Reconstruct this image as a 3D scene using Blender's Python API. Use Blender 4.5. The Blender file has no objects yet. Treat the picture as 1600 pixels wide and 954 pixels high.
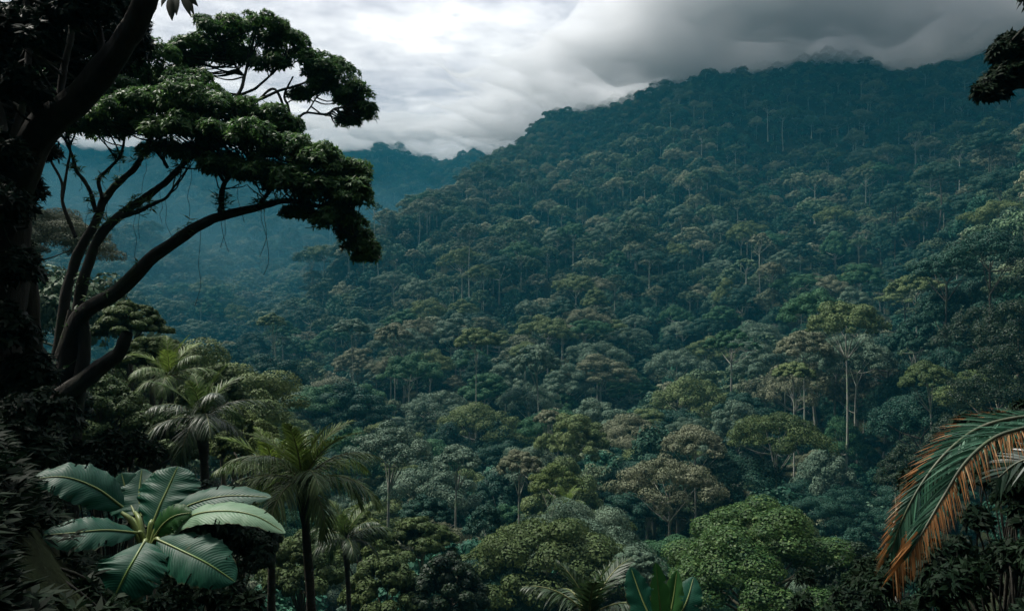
import bpy, math, random
import numpy as np
from mathutils import Vector
scene = bpy.context.scene
COL = scene.collection
F = 1244.0                      # focal length in photo pixels (1600 wide)
R8 = math.radians

# ------------------------------------------------------------------ camera
cam_d = bpy.data.cameras.new('camera'); cam = bpy.data.objects.new('camera', cam_d); COL.objects.link(cam)
cam_d.lens = 28.0; cam_d.sensor_width = 36.0
cam_d.clip_start = 0.1; cam_d.clip_end = 12000
cam.location = (0, 0, 0); cam.rotation_euler = (R8(90), 0, 0)
scene.camera = cam
scene.view_settings.view_transform = 'Standard'; scene.view_settings.look = 'None'
scene.view_settings.exposure = 0.62; scene.view_settings.gamma = 1.0
scene.view_settings.use_curve_mapping = False
scene.render.engine = 'CYCLES'
scene.cycles.volume_bounces = 4
scene.cycles.max_bounces = 6
scene.cycles.diffuse_bounces = 3
scene.cycles.transparent_max_bounces = 8
scene.cycles.volume_max_steps = 256

SUN_EL, SUN_AZ = R8(54), R8(-62)          # azimuth from +Y towards +X
# ------------------------------------------------------------------ world
world = bpy.data.worlds.new('World'); scene.world = world; world.use_nodes = True
nt = world.node_tree; nt.nodes.clear()
class NB:
    """small helper for writing node trees"""
    def __init__(s, t): s.t = t
    def n(s, typ, **kw):
        nd = s.t.nodes.new(typ)
        for k, v in kw.items(): setattr(nd, k, v)
        return nd
    def l(s, a, b): s.t.links.new(a, b)
    def val(s, x, sock):
        if isinstance(x, (int, float, tuple, list)): sock.default_value = x
        else: s.l(x, sock)
    def m(s, op, a, b=0.0, c=None, clamp=False):
        nd = s.n('ShaderNodeMath', operation=op); nd.use_clamp = clamp
        s.val(a, nd.inputs[0]); s.val(b, nd.inputs[1])
        if c is not None: s.val(c, nd.inputs[2])
        return nd.outputs[0]
    def vm(s, op, a, b=(0, 0, 0)):
        nd = s.n('ShaderNodeVectorMath', operation=op)
        s.val(a, nd.inputs[0]); s.val(b, nd.inputs[1])
        return nd.outputs['Value'] if op in ('LENGTH', 'DOT_PRODUCT', 'DISTANCE') else nd.outputs[0]
    def noise(s, vec, scale, detail=4, rough=0.55, dist=0.0):
        nd = s.n('ShaderNodeTexNoise'); s.l(vec, nd.inputs['Vector'])
        nd.inputs['Scale'].default_value = scale; nd.inputs['Detail'].default_value = detail
        nd.inputs['Roughness'].default_value = rough; nd.inputs['Distortion'].default_value = dist
        return nd.outputs[0]
    def ramp(s, fac, stops, interp='LINEAR'):
        nd = s.n('ShaderNodeValToRGB'); cr = nd.color_ramp; cr.interpolation = interp
        while len(cr.elements) < len(stops): cr.elements.new(0.5)
        for e, (p, c) in zip(cr.elements, stops):
            e.position = p; e.color = (*c, 1) if len(c) == 3 else c
        s.val(fac, nd.inputs[0]); return nd.outputs[0]
    def mix(s, fac, a, b, typ='MIX'):
        nd = s.n('ShaderNodeMix', data_type='RGBA', blend_type=typ)
        s.val(fac, nd.inputs[0]); s.val(a if not isinstance(a, tuple) else (*a, 1)[:4], nd.inputs[6])
        s.val(b if not isinstance(b, tuple) else (*b, 1)[:4], nd.inputs[7]); return nd.outputs[2]
    def comb(s, x, y, z):
        nd = s.n('ShaderNodeCombineXYZ'); s.val(x, nd.inputs[0]); s.val(y, nd.inputs[1]); s.val(z, nd.inputs[2]); return nd.outputs[0]

b = NB(nt)
tc = b.n('ShaderNodeTexCoord'); sep = b.n('ShaderNodeSeparateXYZ'); b.l(tc.outputs['Generated'], sep.inputs[0])
zc = b.m('MAXIMUM', sep.outputs[2], 0.06)
X = b.m('DIVIDE', sep.outputs[0], zc); Y = b.m('DIVIDE', sep.outputs[1], zc)
P = b.comb(X, Y, 0.0)
n1 = b.noise(P, 0.9, 7, 0.55, 0.15)
n2 = b.noise(P, 3.4, 8, 0.62, 0.1)
n3 = b.noise(b.comb(b.m('MULTIPLY', X, 0.6), Y, 4.0), 0.35, 3, 0.5)
cl = b.m('ADD', b.m('MULTIPLY', n1, 0.48), b.m('MULTIPLY', n2, 0.52))
# the thin spot in the overcast where the sun is behind the cloud
dx = b.m('DIVIDE', b.m('ADD', X, 0.22), 0.42); dy = b.m('DIVIDE', b.m('SUBTRACT', Y, 3.0), 0.5)
r2 = b.m('ADD', b.m('MULTIPLY', dx, dx), b.m('MULTIPLY', dy, dy))
thin = b.m('POWER', 2.718, b.m('MULTIPLY', r2, -0.9))
# left of the view is thinner cloud than right
tilt = b.m('MULTIPLY', b.m('ADD', X, 0.3), -0.10)
L = b.m('ADD', b.m('MULTIPLY', cl, 1.5), tilt)
L = b.m('ADD', L, b.m('MULTIPLY', thin, 0.27))
L = b.m('ADD', L, b.m('MULTIPLY', b.m('SUBTRACT', n3, 0.5), 0.5))
back = b.m('MULTIPLY', b.m('ADD', b.m('MULTIPLY', Y, -1.0), 1.0), 0.35, clamp=True)
L = b.m('SUBTRACT', L, b.m('MULTIPLY', back, 0.28))  # unseen sky behind the camera darkened to dim slopes facing it
cloudc = b.ramp(L, [(0.38, (0.20, 0.215, 0.25)), (0.56, (0.36, 0.37, 0.42)), (0.76, (0.52, 0.52, 0.565)), (0.95, (0.80, 0.79, 0.80)), (1.0, (0.95, 0.93, 0.90))])
sky = b.n('ShaderNodeTexSky'); sky.sky_type = 'NISHITA'; sky.sun_disc = False
sky.sun_elevation = SUN_EL; sky.sun_rotation = SUN_AZ
bg_sky = b.n('ShaderNodeBackground'); b.l(sky.outputs[0], bg_sky.inputs[0]); bg_sky.inputs[1].default_value = 0.09
bg_cl = b.n('ShaderNodeBackground'); b.l(cloudc, bg_cl.inputs[0]); bg_cl.inputs[1].default_value = 1.8
gap = b.m('MULTIPLY', b.m('SUBTRACT', n2, 0.60), 6.0, clamp=True)
gap = b.m('MULTIPLY', gap, b.m('MULTIPLY', thin, 0.8))
mixs = b.n('ShaderNodeMixShader'); b.l(b.m('SUBTRACT', 1.0, gap), mixs.inputs[0])
b.l(bg_sky.outputs[0], mixs.inputs[1]); b.l(bg_cl.outputs[0], mixs.inputs[2])
# an overcast sky is brightest overhead
zen = b.m('ADD', 1.75, b.m('MULTIPLY', b.m('POWER', b.m('MAXIMUM', b.m('SUBTRACT', sep.outputs[2], 0.35), 0.0), 1.3), 8.0))
# dimmed behind and right of the camera, out of view, to darken facing slopes
dk = b.m('MULTIPLY', b.m('SUBTRACT', 0.45, b.m('ADD', sep.outputs[1], b.m('MULTIPLY', sep.outputs[0], -0.6))), 1.3, clamp=True)
b.l(b.m('MULTIPLY', zen, b.m('SUBTRACT', 1.0, b.m('MULTIPLY', dk, 0.80))), bg_cl.inputs[1])
wo = b.n('ShaderNodeOutputWorld'); b.l(mixs.outputs[0], wo.inputs[0])

# ------------------------------------------------------------------ sun behind thin cloud
sd = bpy.data.lights.new('sun', 'SUN'); so = bpy.data.objects.new('sun', sd); COL.objects.link(so)
sd.energy = 5.0; sd.angle = R8(11); sd.color = (1.0, 0.95, 0.86)
sdir = Vector((math.sin(SUN_AZ) * math.cos(SUN_EL), math.cos(SUN_AZ) * math.cos(SUN_EL), math.sin(SUN_EL)))
so.rotation_euler = sdir.to_track_quat('Z', 'Y').to_euler()

# ------------------------------------------------------------------ helpers
rng = np.random.default_rng(11)
def at(px, py, y):
    return np.array([(px - 800) / F * y, y, (477 - py) / F * y])
def pix(p):
    return 800 + F * p[0] / p[1], 477 - F * p[2] / p[1]
def tag(o, label=None, cat=None, group=None, kind=None):
    if label: o['label'] = label
    if cat: o['category'] = cat
    if group: o['group'] = group
    if kind: o['kind'] = kind
    return o
def empty(name, loc=(0, 0, 0)):
    o = bpy.data.objects.new(name, None); o.empty_display_size = 0.2; o.location = loc
    COL.objects.link(o); return o
def mk_mesh(name, V, Fc, mats=(), midx=None, smooth=False, uv=None):
    """V (n,3); Fc (m,k) with a fixed k"""
    V = np.asarray(V, np.float32); Fc = np.asarray(Fc, np.int32)
    me = bpy.data.meshes.new(name)
    me.vertices.add(len(V)); me.vertices.foreach_set('co', V.ravel())
    k = Fc.shape[1]; m = len(Fc)
    me.loops.add(m * k); me.loops.foreach_set('vertex_index', Fc.ravel())
    me.polygons.add(m); me.polygons.foreach_set('loop_start', np.arange(0, m * k, k, dtype=np.int32))
    if midx is not None: me.polygons.foreach_set('material_index', np.asarray(midx, np.int32))
    if smooth: me.polygons.foreach_set('use_smooth', np.ones(m, bool))
    for mt in mats: me.materials.append(mt)
    if uv is not None:
        ul = me.uv_layers.new(name='UVMap'); ul.data.foreach_set('uv', np.asarray(uv, np.float32)[Fc.ravel()].ravel())
    me.update(calc_edges=True); me.validate()
    return me
def link(name, me, parent=None, loc=None):
    o = bpy.data.objects.new(name, me); COL.objects.link(o)
    if parent is not None: o.parent = parent
    if loc is not None: o.location = loc
    return o
def unit(v):
    return v / np.maximum(np.linalg.norm(v, axis=-1, keepdims=True), 1e-9)

class Geo:
    """collects quads for one mesh"""
    def __init__(s): s.V = []; s.Fc = []; s.M = []; s.U = []; s.n = 0
    def add(s, V, Fc, m=0, uv=None):
        V = np.asarray(V, float); Fc = np.asarray(Fc)
        s.V.append(V); s.Fc.append(Fc + s.n); s.n += len(V)
        s.M.append(np.full(len(Fc), m)); s.U.append(np.zeros((len(V), 2)) if uv is None else uv)
    def mesh(s, name, mats, smooth=False, off=(0, 0, 0)):
        return mk_mesh(name, np.concatenate(s.V) - np.asarray(off), np.concatenate(s.Fc), mats, np.concatenate(s.M), smooth, np.concatenate(s.U))
    def tube(s, pts, rad, seg=8, m=0, rough=0.0, rg=None, flute=0.0):
        pts = np.asarray(pts, float); rad = np.broadcast_to(np.asarray(rad, float), (len(pts),))
        T = unit(np.gradient(pts, axis=0)); ref = np.array([0.31, 0.95, 0.05])
        A = unit(np.cross(T, ref)); B = np.cross(T, A)
        a = np.linspace(0, 2 * np.pi, seg, endpoint=False)
        rr = np.repeat(rad[:, None], seg, 1)
        if rough and rg is not None: rr = rr * (1 + rough * rg.normal(size=rr.shape))
        if flute:
            q = np.linspace(0, 1, len(pts))[:, None]; al = a[None]
            rr = rr * (1 + flute * (np.sin(3 * al + 4 * q + pts[0, 0]) + 0.8 * np.sin(5 * al - 7 * q + pts[0, 2]) + 0.5 * np.sin(9 * al + 5 * q) + 0.4 * np.sin(13 * al - 9 * q)))
        V = pts[:, None] + rr[..., None] * (np.cos(a)[None, :, None] * A[:, None] + np.sin(a)[None, :, None] * B[:, None])
        n = len(pts); i = np.arange(n - 1)[:, None] * seg; j = np.arange(seg)[None]; j2 = (j + 1) % seg
        Fc = np.stack([i + j, i + j2, i + seg + j2, i + seg + j], -1).reshape(-1, 4)
        uv = np.stack([np.repeat(np.linspace(0, 1, n), seg), np.tile(a / 6.283, n)], -1)
        s.add(V.reshape(-1, 3), Fc, m, uv)
    def leaves(s, Pn, D, N, L, W, m=0, base=0.42):
        """diamond leaves: base point, direction, normal, length, width"""
        n = len(Pn); D = unit(D); S = unit(np.cross(D, N)); L = np.broadcast_to(L, (n,))[:, None]; W = np.broadcast_to(W, (n,))[:, None]
        N2 = unit(np.cross(S, D))
        V = np.stack([Pn, Pn + D * L * base + S * W / 2 + N2 * W * 0.12, Pn + D * L - N2 * L * 0.10, Pn + D * L * base - S * W / 2 + N2 * W * 0.12], 1).reshape(-1, 3)
        s.add(V, np.arange(4 * n).reshape(n, 4), m)
def spline(pts, n=12):
    """Catmull-Rom through the points"""
    p = np.asarray(pts, float); q = np.vstack([2 * p[0] - p[1], p, 2 * p[-1] - p[-2]]); out = []
    for i in range(1, len(q) - 2):
        t = np.linspace(0, 1, n, endpoint=False)[:, None]
        a, bb, c, d = q[i - 1], q[i], q[i + 1], q[i + 2]
        out.append(0.5 * (2 * bb + (c - a) * t + (2 * a - 5 * bb + 4 * c - d) * t**2 + (3 * bb - a - 3 * c + d) * t**3))
    out.append(p[-1:]); return np.vstack(out)
def sph(n, rg, zmin=-1.0):
    z = rg.uniform(zmin, 1, n); a = rg.uniform(0, 2 * np.pi, n); r = np.sqrt(1 - z * z)
    return np.stack([r * np.cos(a), r * np.sin(a), z], -1)

# ------------------------------------------------------------------ materials
def new_mat(name):
    m = bpy.data.materials.new(name); m.use_nodes = True; m.node_tree.nodes.clear(); return m, NB(m.node_tree)
def foliage(name, c1, c2, c3=None, scale=0.25, rough=0.6, spec=0.12, trans=0.22, inst=0.0):
    """leaf material: large mottling between two colours, small change from leaf to leaf and tree to tree"""
    m, b = new_mat(name)
    tc = b.n('ShaderNodeTexCoord'); geo = b.n('ShaderNodeNewGeometry'); oi = b.n('ShaderNodeObjectInfo')
    off = b.vm('SCALE', (17.0, 31.0, 7.0)); b.l(oi.outputs['Random'], b.t.nodes[-1].inputs['Scale'])
    nz = b.noise(b.vm('ADD', tc.outputs['Object'], off), scale, 3, 0.6)
    f = b.m('MULTIPLY', b.m('SUBTRACT', nz, 0.35), 3.2, clamp=True)
    col = b.mix(f, c1, c2)
    if c3: 
        rmask = b.m('MULTIPLY', b.m('SUBTRACT', oi.outputs['Random'] if inst else geo.outputs['Random Per Island'], 0.45 if inst else 0.8), 2.0 if inst else 5.0, clamp=True)
        col = b.mix(b.m('MULTIPLY', rmask, 0.85 if inst else 1.0), col, c3)
    v = b.m('ADD', b.m('MULTIPLY', geo.outputs['Random Per Island'], 0.7), 0.65)
    if inst:
        wn = b.n('ShaderNodeTexWhiteNoise', noise_dimensions='1D'); b.l(b.m('MULTIPLY', oi.outputs['Random'], 91.7), wn.inputs['W'])
        v = b.m('MULTIPLY', v, b.m('ADD', b.m('MULTIPLY', wn.outputs[0], inst), 1.0 - inst / 2))
    hs = b.n('ShaderNodeHueSaturation'); b.l(col, hs.inputs['Color']); b.l(v, hs.inputs['Value'])
    pr = b.n('ShaderNodeBsdfPrincipled'); b.l(hs.outputs[0], pr.inputs['Base Color'])
    pr.inputs['Roughness'].default_value = rough; pr.inputs['Specular IOR Level'].default_value = spec
    tr = b.n('ShaderNodeBsdfTranslucent'); b.l(hs.outputs[0], tr.inputs[0])
    mx = b.n('ShaderNodeMixShader'); mx.inputs[0].default_value = trans; b.l(pr.outputs[0], mx.inputs[1]); b.l(tr.outputs[0], mx.inputs[2])
    out = b.n('ShaderNodeOutputMaterial'); b.l(mx.outputs[0], out.inputs[0])
    return m
def bark(name, c1, c2, scale=3.0, bump=0.6, stretch=0.25, rough=0.85):
    m, b = new_mat(name)
    tc = b.n('ShaderNodeTexCoord'); mp = b.n('ShaderNodeMapping'); b.l(tc.outputs['Object'], mp.inputs[0]); mp.inputs['Scale'].default_value = (1, 1, stretch)
    nz = b.noise(mp.outputs[0], scale, 7, 0.65); n2 = b.noise(tc.outputs['Object'], scale * 0.35, 3, 0.5)
    tcg = b.noise(tc.outputs['Object'], 1.3, 5, 0.65)
    f = b.m('MULTIPLY', b.m('SUBTRACT', b.m('ADD', b.m('MULTIPLY', nz, 0.6), b.m('MULTIPLY', n2, 0.4)), 0.35), 3.3, clamp=True)
    pr = b.n('ShaderNodeBsdfPrincipled'); b.l(b.mix(b.m('MULTIPLY', b.m('SUBTRACT', tcg, 0.5), 6.0, clamp=True), b.mix(f, c1, c2), tuple(0.75 * q * w for q, w in zip(c2, (0.75, 1.15, 0.6)))), pr.inputs['Base Color']); pr.inputs['Roughness'].default_value = rough
    pr.inputs['Specular IOR Level'].default_value = 0.25
    bp = b.n('ShaderNodeBump'); bp.inputs['Strength'].default_value = bump; bp.inputs['Distance'].default_value = 0.05; b.l(nz, bp.inputs['Height']); b.l(bp.outputs[0], pr.inputs['Normal'])
    out = b.n('ShaderNodeOutputMaterial'); b.l(pr.outputs[0], out.inputs[0]); return m
# ------------------------------------------------------------------ terrain
def sines(x, y, seed, wl, n=7):
    r = np.random.default_rng(seed); z = 0
    for i in range(n):
        a = r.uniform(0, 2 * np.pi); k = 2 * np.pi / (wl * r.uniform(0.6, 1.7)); z = z + np.sin(k * (x * np.cos(a) + y * np.sin(a)) + r.uniform(0, 6.28))
    return z / math.sqrt(n)
def smax(a, b, k=12.0):
    h = np.clip(0.5 + 0.5 * (a - b) / k, 0, 1); return b * (1 - h) + a * h + k * h * (1 - h)
def height(x, y):
    x = np.asarray(x, float); y = np.asarray(y, float)
    g = np.interp(y, [0, 60, 100, 200, 300, 400, 550, 700, 850, 1000, 1200, 1500, 2000, 3000], [-40, -46, -46, -50, -42, -24, 24, 84, 150, 217, 303, 430, 560, 560])
    yy = np.maximum(y, 1)
    h1 = g + np.interp(yy, [0, 500, 800, 1000], [0.21, 0.19, 0.13, 0.13]) * np.clip(x - 0.15 * yy, 0, 500) + 0.16 * np.clip(x - 0.15 * yy, -400, 0) * np.clip((yy - 450) / 450, 0, 1) - 6 + 0.6 * np.clip(x - 0.46 * yy, 0, 90) * np.clip((700 - yy) / 350, 0, 1)
    sm = lambda q: np.clip(q, 0, 1) ** 2 * (3 - 2 * np.clip(q, 0, 1))
    q_ = x / yy; h1 = h1 + 68 * sm((yy - 700) / 220) * sm((q_ - 0.04) / 0.24) * (1 - 0.45 * sm((q_ - 0.56) / 0.12))
    h1 = h1 - 30 * sm((-x - 30) / 90) * sm((yy - 220) / 120) * sm((680 - yy) / 160)
    h1 = h1 + sines(x, y, 3, 210) * np.clip((y - 100) / 500, 0, 1) * np.clip((1150 - y) / 400, 0.25, 1) * 9 + sines(x, y, 8, 100) * 6.0 * np.clip((1150 - y) / 400, 0.3, 1)
    xs = np.interp(y, [100, 250, 420, 520, 620, 750, 900, 1000, 1100, 1200, 1400, 2200], [-80, -100, -146, -124, -98, -74, -45, -10, 30, 70, 150, 500])
    d = xs - x + sines(x, y, 5, 160) * 8
    h1 = h1 - 0.95 * np.where(d > 0, np.sqrt(d * d + 100) - 10, 0)
    g2 = np.interp(y, [0, 500, 700, 900, 1300, 1800, 2150, 2700, 4000], [-110, -105, -75, -30, 62, 232, 385, 560, 600])
    h2 = g2 + sines(x * 1.6, y * 0.6, 21, 420) * 24 * np.clip((y - 600) / 500, 0, 1) + sines(x, y, 9, 120) * 5
    h2 = h2 + 0.10 * np.clip(-x - 0.25 * yy, 0, 400)
    hf = smax(h1, h2)
    h0 = np.interp(y, [-300, -50, 0, 5, 10, 30, 60, 100, 200], [60, 10, -1.7, -3.4, -6.0, -19, -35, -46, -50])
    h0 = h0 + 1.35 * np.clip(-x - 0.32 * np.maximum(y, 2), 0, 60) * np.clip(1.2 - y / 300, 0, 1) + 1.2 * np.clip(x - 0.46 * np.maximum(y, 2), 0, 50)
    h0 = h0 + sines(x, y, 31, 14) * 0.25 * np.clip(y / 20, 0, 1)
    w = np.clip((y - 60) / 90, 0, 1); w = w * w * (3 - 2 * w)
    hf = 520 - smax(520 - hf, 0 * hf + 30, 60)
    return h0 * (1 - w) + hf * w
m_ground, b = new_mat('forest_floor')
tc = b.n('ShaderNodeTexCoord'); nz = b.noise(tc.outputs['Object'], 0.8, 8, 0.65)
pr = b.n('ShaderNodeBsdfPrincipled'); b.l(b.ramp(nz, [(0.3, (0.012, 0.013, 0.008)), (0.6, (0.022, 0.028, 0.013)), (0.8, (0.03, 0.045, 0.018))]), pr.inputs['Base Color'])
pr.inputs['Roughness'].default_value = 0.95; pr.inputs['Specular IOR Level'].default_value = 0.02
bp = b.n('ShaderNodeBump'); bp.inputs['Distance'].default_value = 0.3; b.l(nz, bp.inputs['Height']); b.l(bp.outputs[0], pr.inputs['Normal'])
out = b.n('ShaderNodeOutputMaterial'); b.l(pr.outputs[0], out.inputs[0])
u = np.linspace(-1, 1, 401); gx = np.sinh(u * 6.3) / np.sinh(6.3) * 3600
v = np.linspace(0, 1, 360); gy = np.concatenate([np.linspace(-260, -12, 16), -8 + (np.sinh(v * 6.0) / np.sinh(6.0)) * 4400])
GX, GY = np.meshgrid(gx, gy)
V = np.stack([GX, GY, height(GX, GY)], -1).reshape(-1, 3)
i = np.arange(len(gy) - 1)[:, None] * len(gx) + np.arange(len(gx) - 1)[None]
Fc = np.stack([i, i + 1, i + len(gx) + 1, i + len(gx)], -1).reshape(-1, 4)
tag(link('mountain_terrain', mk_mesh('mountain_terrain', V, Fc, [m_ground], smooth=True)), kind='structure')

# ------------------------------------------------------------------ forest tree kinds
m_pale = bark('pale_bark', (0.20, 0.19, 0.16), (0.42, 0.40, 0.35), 0.8, 0.3)
m_brown = bark('brown_bark', (0.05, 0.042, 0.032), (0.13, 0.11, 0.085), 1.0, 0.4)
FOL = {
 'olive':  foliage('olive_leaves', (0.068, 0.105, 0.034), (0.125, 0.165, 0.060), None, 0.18, trans=0.1),
 'brownish': foliage('brown_tinged_leaves', (0.095, 0.112, 0.060), (0.165, 0.175, 0.105), None, 0.18, trans=0.1),
 'greyish': foliage('grey_green_leaves', (0.062, 0.108, 0.070), (0.125, 0.180, 0.118), None, 0.18, trans=0.1),
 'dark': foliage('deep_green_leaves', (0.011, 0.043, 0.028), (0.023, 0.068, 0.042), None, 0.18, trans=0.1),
 'green': foliage('mid_green_leaves', (0.026, 0.085, 0.036), (0.050, 0.125, 0.052), None, 0.18, trans=0.1),
}
FOLN = list(FOL)
def crown_geo(seed, form, R, leaf, nleaf):
    """crown made of leafy clumps; origin at the crown's centre line, z=0 at its underside"""
    r = np.random.default_rng(seed); g = Geo(); tips = []
    if form == 'umbrella': nc, T, zf = 78, 0.60, 0.50
    elif form == 'tiered': nc, T, zf = 70, 0.80, 0.42
    elif form == 'round': nc, T, zf = 92, 1.15, 0.75
    else: nc, T, zf = 30, 0.7, 0.6
    a0 = r.uniform(0, 6.28, 5); lob = lambda a: 1 + 0.13 * np.sin(2 * a + a0[0]) + 0.10 * np.sin(3 * a + a0[1]) + 0.07 * np.sin(5 * a + a0[2])
    C = []; RC = []
    for k in range(nc):
        rr = math.sqrt((k + 0.5) / nc); a = k * 2.39996 + r.normal(0, 0.25); e = rr * lob(a)
        if form == 'tiered' and k % 3 == 0: zt = T * r.uniform(0.1, 0.6) * (1 - rr**2 * 0.5)
        else: zt = T * (1 - rr ** (2.3 if form == 'umbrella' else 2.1)) + r.normal(0, 0.05)
        if form == 'round' and k % 4 == 0: zt = r.uniform(0.0, 0.45); e = 0.9 * lob(a)
        C.append((e * math.cos(a), e * math.sin(a), zt)); RC.append((0.09 + 0.17 * r.random() ** 1.3) * (1.1 if form != 'sparse' else 0.9))
    C = np.array(C); RC = np.array(RC)
    w = RC ** 2 / (RC ** 2).sum(); idx = r.choice(nc, nleaf, p=w)
    d = sph(nleaf, r, -0.45); 
    sub = unit(r.normal(size=(nc, 9, 3)) + (0, 0, 0.6))        # tufts on each clump
    dots = np.einsum('nk,njk->nj', d, sub[idx]).max(1)
    rad = (0.80 + 0.28 * np.clip((dots - 0.55) * 2.2, 0, 1) + r.normal(0, 0.05, nleaf))
    inner = r.random(nleaf) < 0.15; rad[inner] *= r.uniform(0.3, 0.8, inner.sum())
    Pn = C[idx] + d * (RC[idx] * rad)[:, None] * np.array([1, 1, zf + 0.12])
    N = unit(d * 1.0 + r.normal(0, 0.25, (nleaf, 3)) + (0, 0, 0.15)); D = unit(np.cross(N, r.normal(size=(nleaf, 3))))
    s = leaf * r.uniform(0.6, 1.35, nleaf)
    g.leaves(Pn * R - D * s[:, None] * 0.5, D, N, s, s * 0.75)
    return g, C * R
def trunk_geo(seed, C, R, h, rad, nbr=9):
    """trunk from z=-h up into the crown with forking limbs"""
    r = np.random.default_rng(seed + 500); g = Geo()
    bend = r.normal(0, 0.02 * h, 2); fork = -0.05 * h + 0.0
    z = np.linspace(-h - 2, fork, 9); t = (z + h) / h
    pts = np.stack([bend[0] * np.sin(t * 3), bend[1] * np.sin(t * 2.3 + 0.3) - bend[1] * 0.3, z], -1)
    rr = rad * (1.0 - 0.45 * np.clip(t, 0, 1)) * (1 + 0.7 * np.exp(-np.clip(t + 0.05, 0, 9) * 14))
    g.tube(pts, rr, 8)
    order = r.permutation(len(C))[:nbr]
    for k in order:
        c = C[k]; st = pts[-1 - int(r.integers(0, 2))]; mid = st * 0.45 + c * 0.55 + (0, 0, -0.10 * R); mid[:2] *= 0.85
        P2 = spline([st, mid, c * (1, 1, 0.9)], 5); g.tube(P2, np.linspace(rad * 0.42, rad * 0.10, len(P2)), 5)
    return g
KINDS = []   # (kind name, form, R, trunk height, trunk rad, bark)
specs = [('umbrella', 'umbrella', 8.0, 17, 0.34), ('umbrella', 'umbrella', 7.2, 19, 0.30), ('umbrella', 'umbrella', 8.6, 15, 0.38),
         ('tiered', 'tiered', 7.2, 14, 0.32), ('tiered', 'tiered', 6.4, 16, 0.28),
         ('round', 'round', 6.2, 9, 0.32), ('round', 'round', 5.6, 10, 0.30), ('round', 'round', 6.8, 9, 0.34),
         ('sparse', 'sparse', 5.4, 21, 0.28)]
HI, LO, NR = [], [], []
for k, (kn, form, R, h, tr) in enumerate(specs):
    for (lst, leaf, nl) in ((HI, 0.27, 27000), (LO, 0.55, 5200), (NR, 0.17, 60000)):
        if lst is NR and k not in (1, 4, 5, 6): lst.append(None); continue
        if form == 'sparse': nl = int(nl * 0.5)
        g, C = crown_geo(40 + k, form, R, leaf, nl); tg = trunk_geo(40 + k, C, R, h, tr)
        lst.append((g, tg))
HIM = [(g.mesh('crown', [FOL['olive']]), tg.mesh('trunk', [m_pale], True)) for g, tg in HI]

NRM = [None if q is None else (q[0].mesh('crown', [FOL['olive']]), q[1].mesh('trunk', [m_pale], True)) for q in NR]
# ------------------------------------------------------------------ where the forest stands
HERO = []   # (x, y, radius kept free) filled by the hand-placed trees below, before scattering
def grid_points():
    out = []
    r = np.random.default_rng(77)
    y = 66.0
    while y < 2300:
        s = 10.0 if y < 200 else (12.5 if y < 700 else 14.0)
        if 840 < y <= 1300: s = 10.5
        if y > 1300: s = 20.0
        half = 0.643 * y * (1.18 if y > 200 else 1.35) + 10
        xs = np.arange(-half, half, s); xs = xs + r.uniform(-0.42, 0.42, len(xs)) * s; ys = y + r.uniform(-0.45, 0.45, len(xs)) * s
        out.append(np.stack([xs, ys], -1)); y += s
    P = np.vstack(out); z = height(P[:, 0], P[:, 1])
    return np.column_stack([P, z])
PTS = grid_points()
HAZE = 0.00056
# ------------------------------------------------------------------ hand-placed trees of the middle distance
FINE = {
 'green': foliage('bright_green_leaves', (0.026, 0.070, 0.018), (0.060, 0.118, 0.030), (0.10, 0.15, 0.05), 0.5, 0.5, 0.15, 0.3),
 'moss':  foliage('moss_green_leaves', (0.045, 0.075, 0.026), (0.080, 0.115, 0.036), None, 0.3),
 'yellow': foliage('yellow_green_leaves', (0.060, 0.095, 0.024), (0.10, 0.135, 0.035), None, 0.35),
 'dark':  foliage('dark_green_leaves', (0.012, 0.026, 0.012), (0.022, 0.042, 0.018), None, 0.5, 0.5, 0.15),
}
def hero_tree(name, px, py, y, wpx, form, seed, fol, label, h=18, rad=0.35, leaf=None, nleaf=16000, flat=1.0, barkm=None, lean=(0, 0), nbr=10):
    """px, py: top of the crown in the photo; wpx: crown width there; y: distance in metres"""
    R = wpx / F * y / 2 / 1.12; p = at(px, py, y)
    leaf = (leaf or np.clip(0.0021 * y, 0.18, 0.45)) / R; nleaf = int(min(70000, max(nleaf, 2.3 / leaf ** 2 * 13)))
    leaf = leaf * R
    g, C = crown_geo(seed, form, R, leaf, nleaf)
    for V_ in g.V: V_[:, 2] *= flat
    C = C * (1, 1, flat)
    zt = {'umbrella': 0.66, 'tiered': 0.8, 'round': 1.25, 'sparse': 0.75}[form] * R * flat
    h = float(max(2.0, p[2] - zt - height(p[0], y))); base = p[2] - zt - h
    tg = trunk_geo(seed, C, R, h, rad, nbr)
    e = empty(name, (p[0], y, base))
    link('crown', g.mesh('crown', [fol]), e, (0, 0, h)); link('trunk', tg.mesh('trunk', [barkm or m_pale], True), e, (0, 0, h))
    tag(e, label, 'tree')
    HERO.append((p[0], y, R * 0.55)); return e
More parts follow.
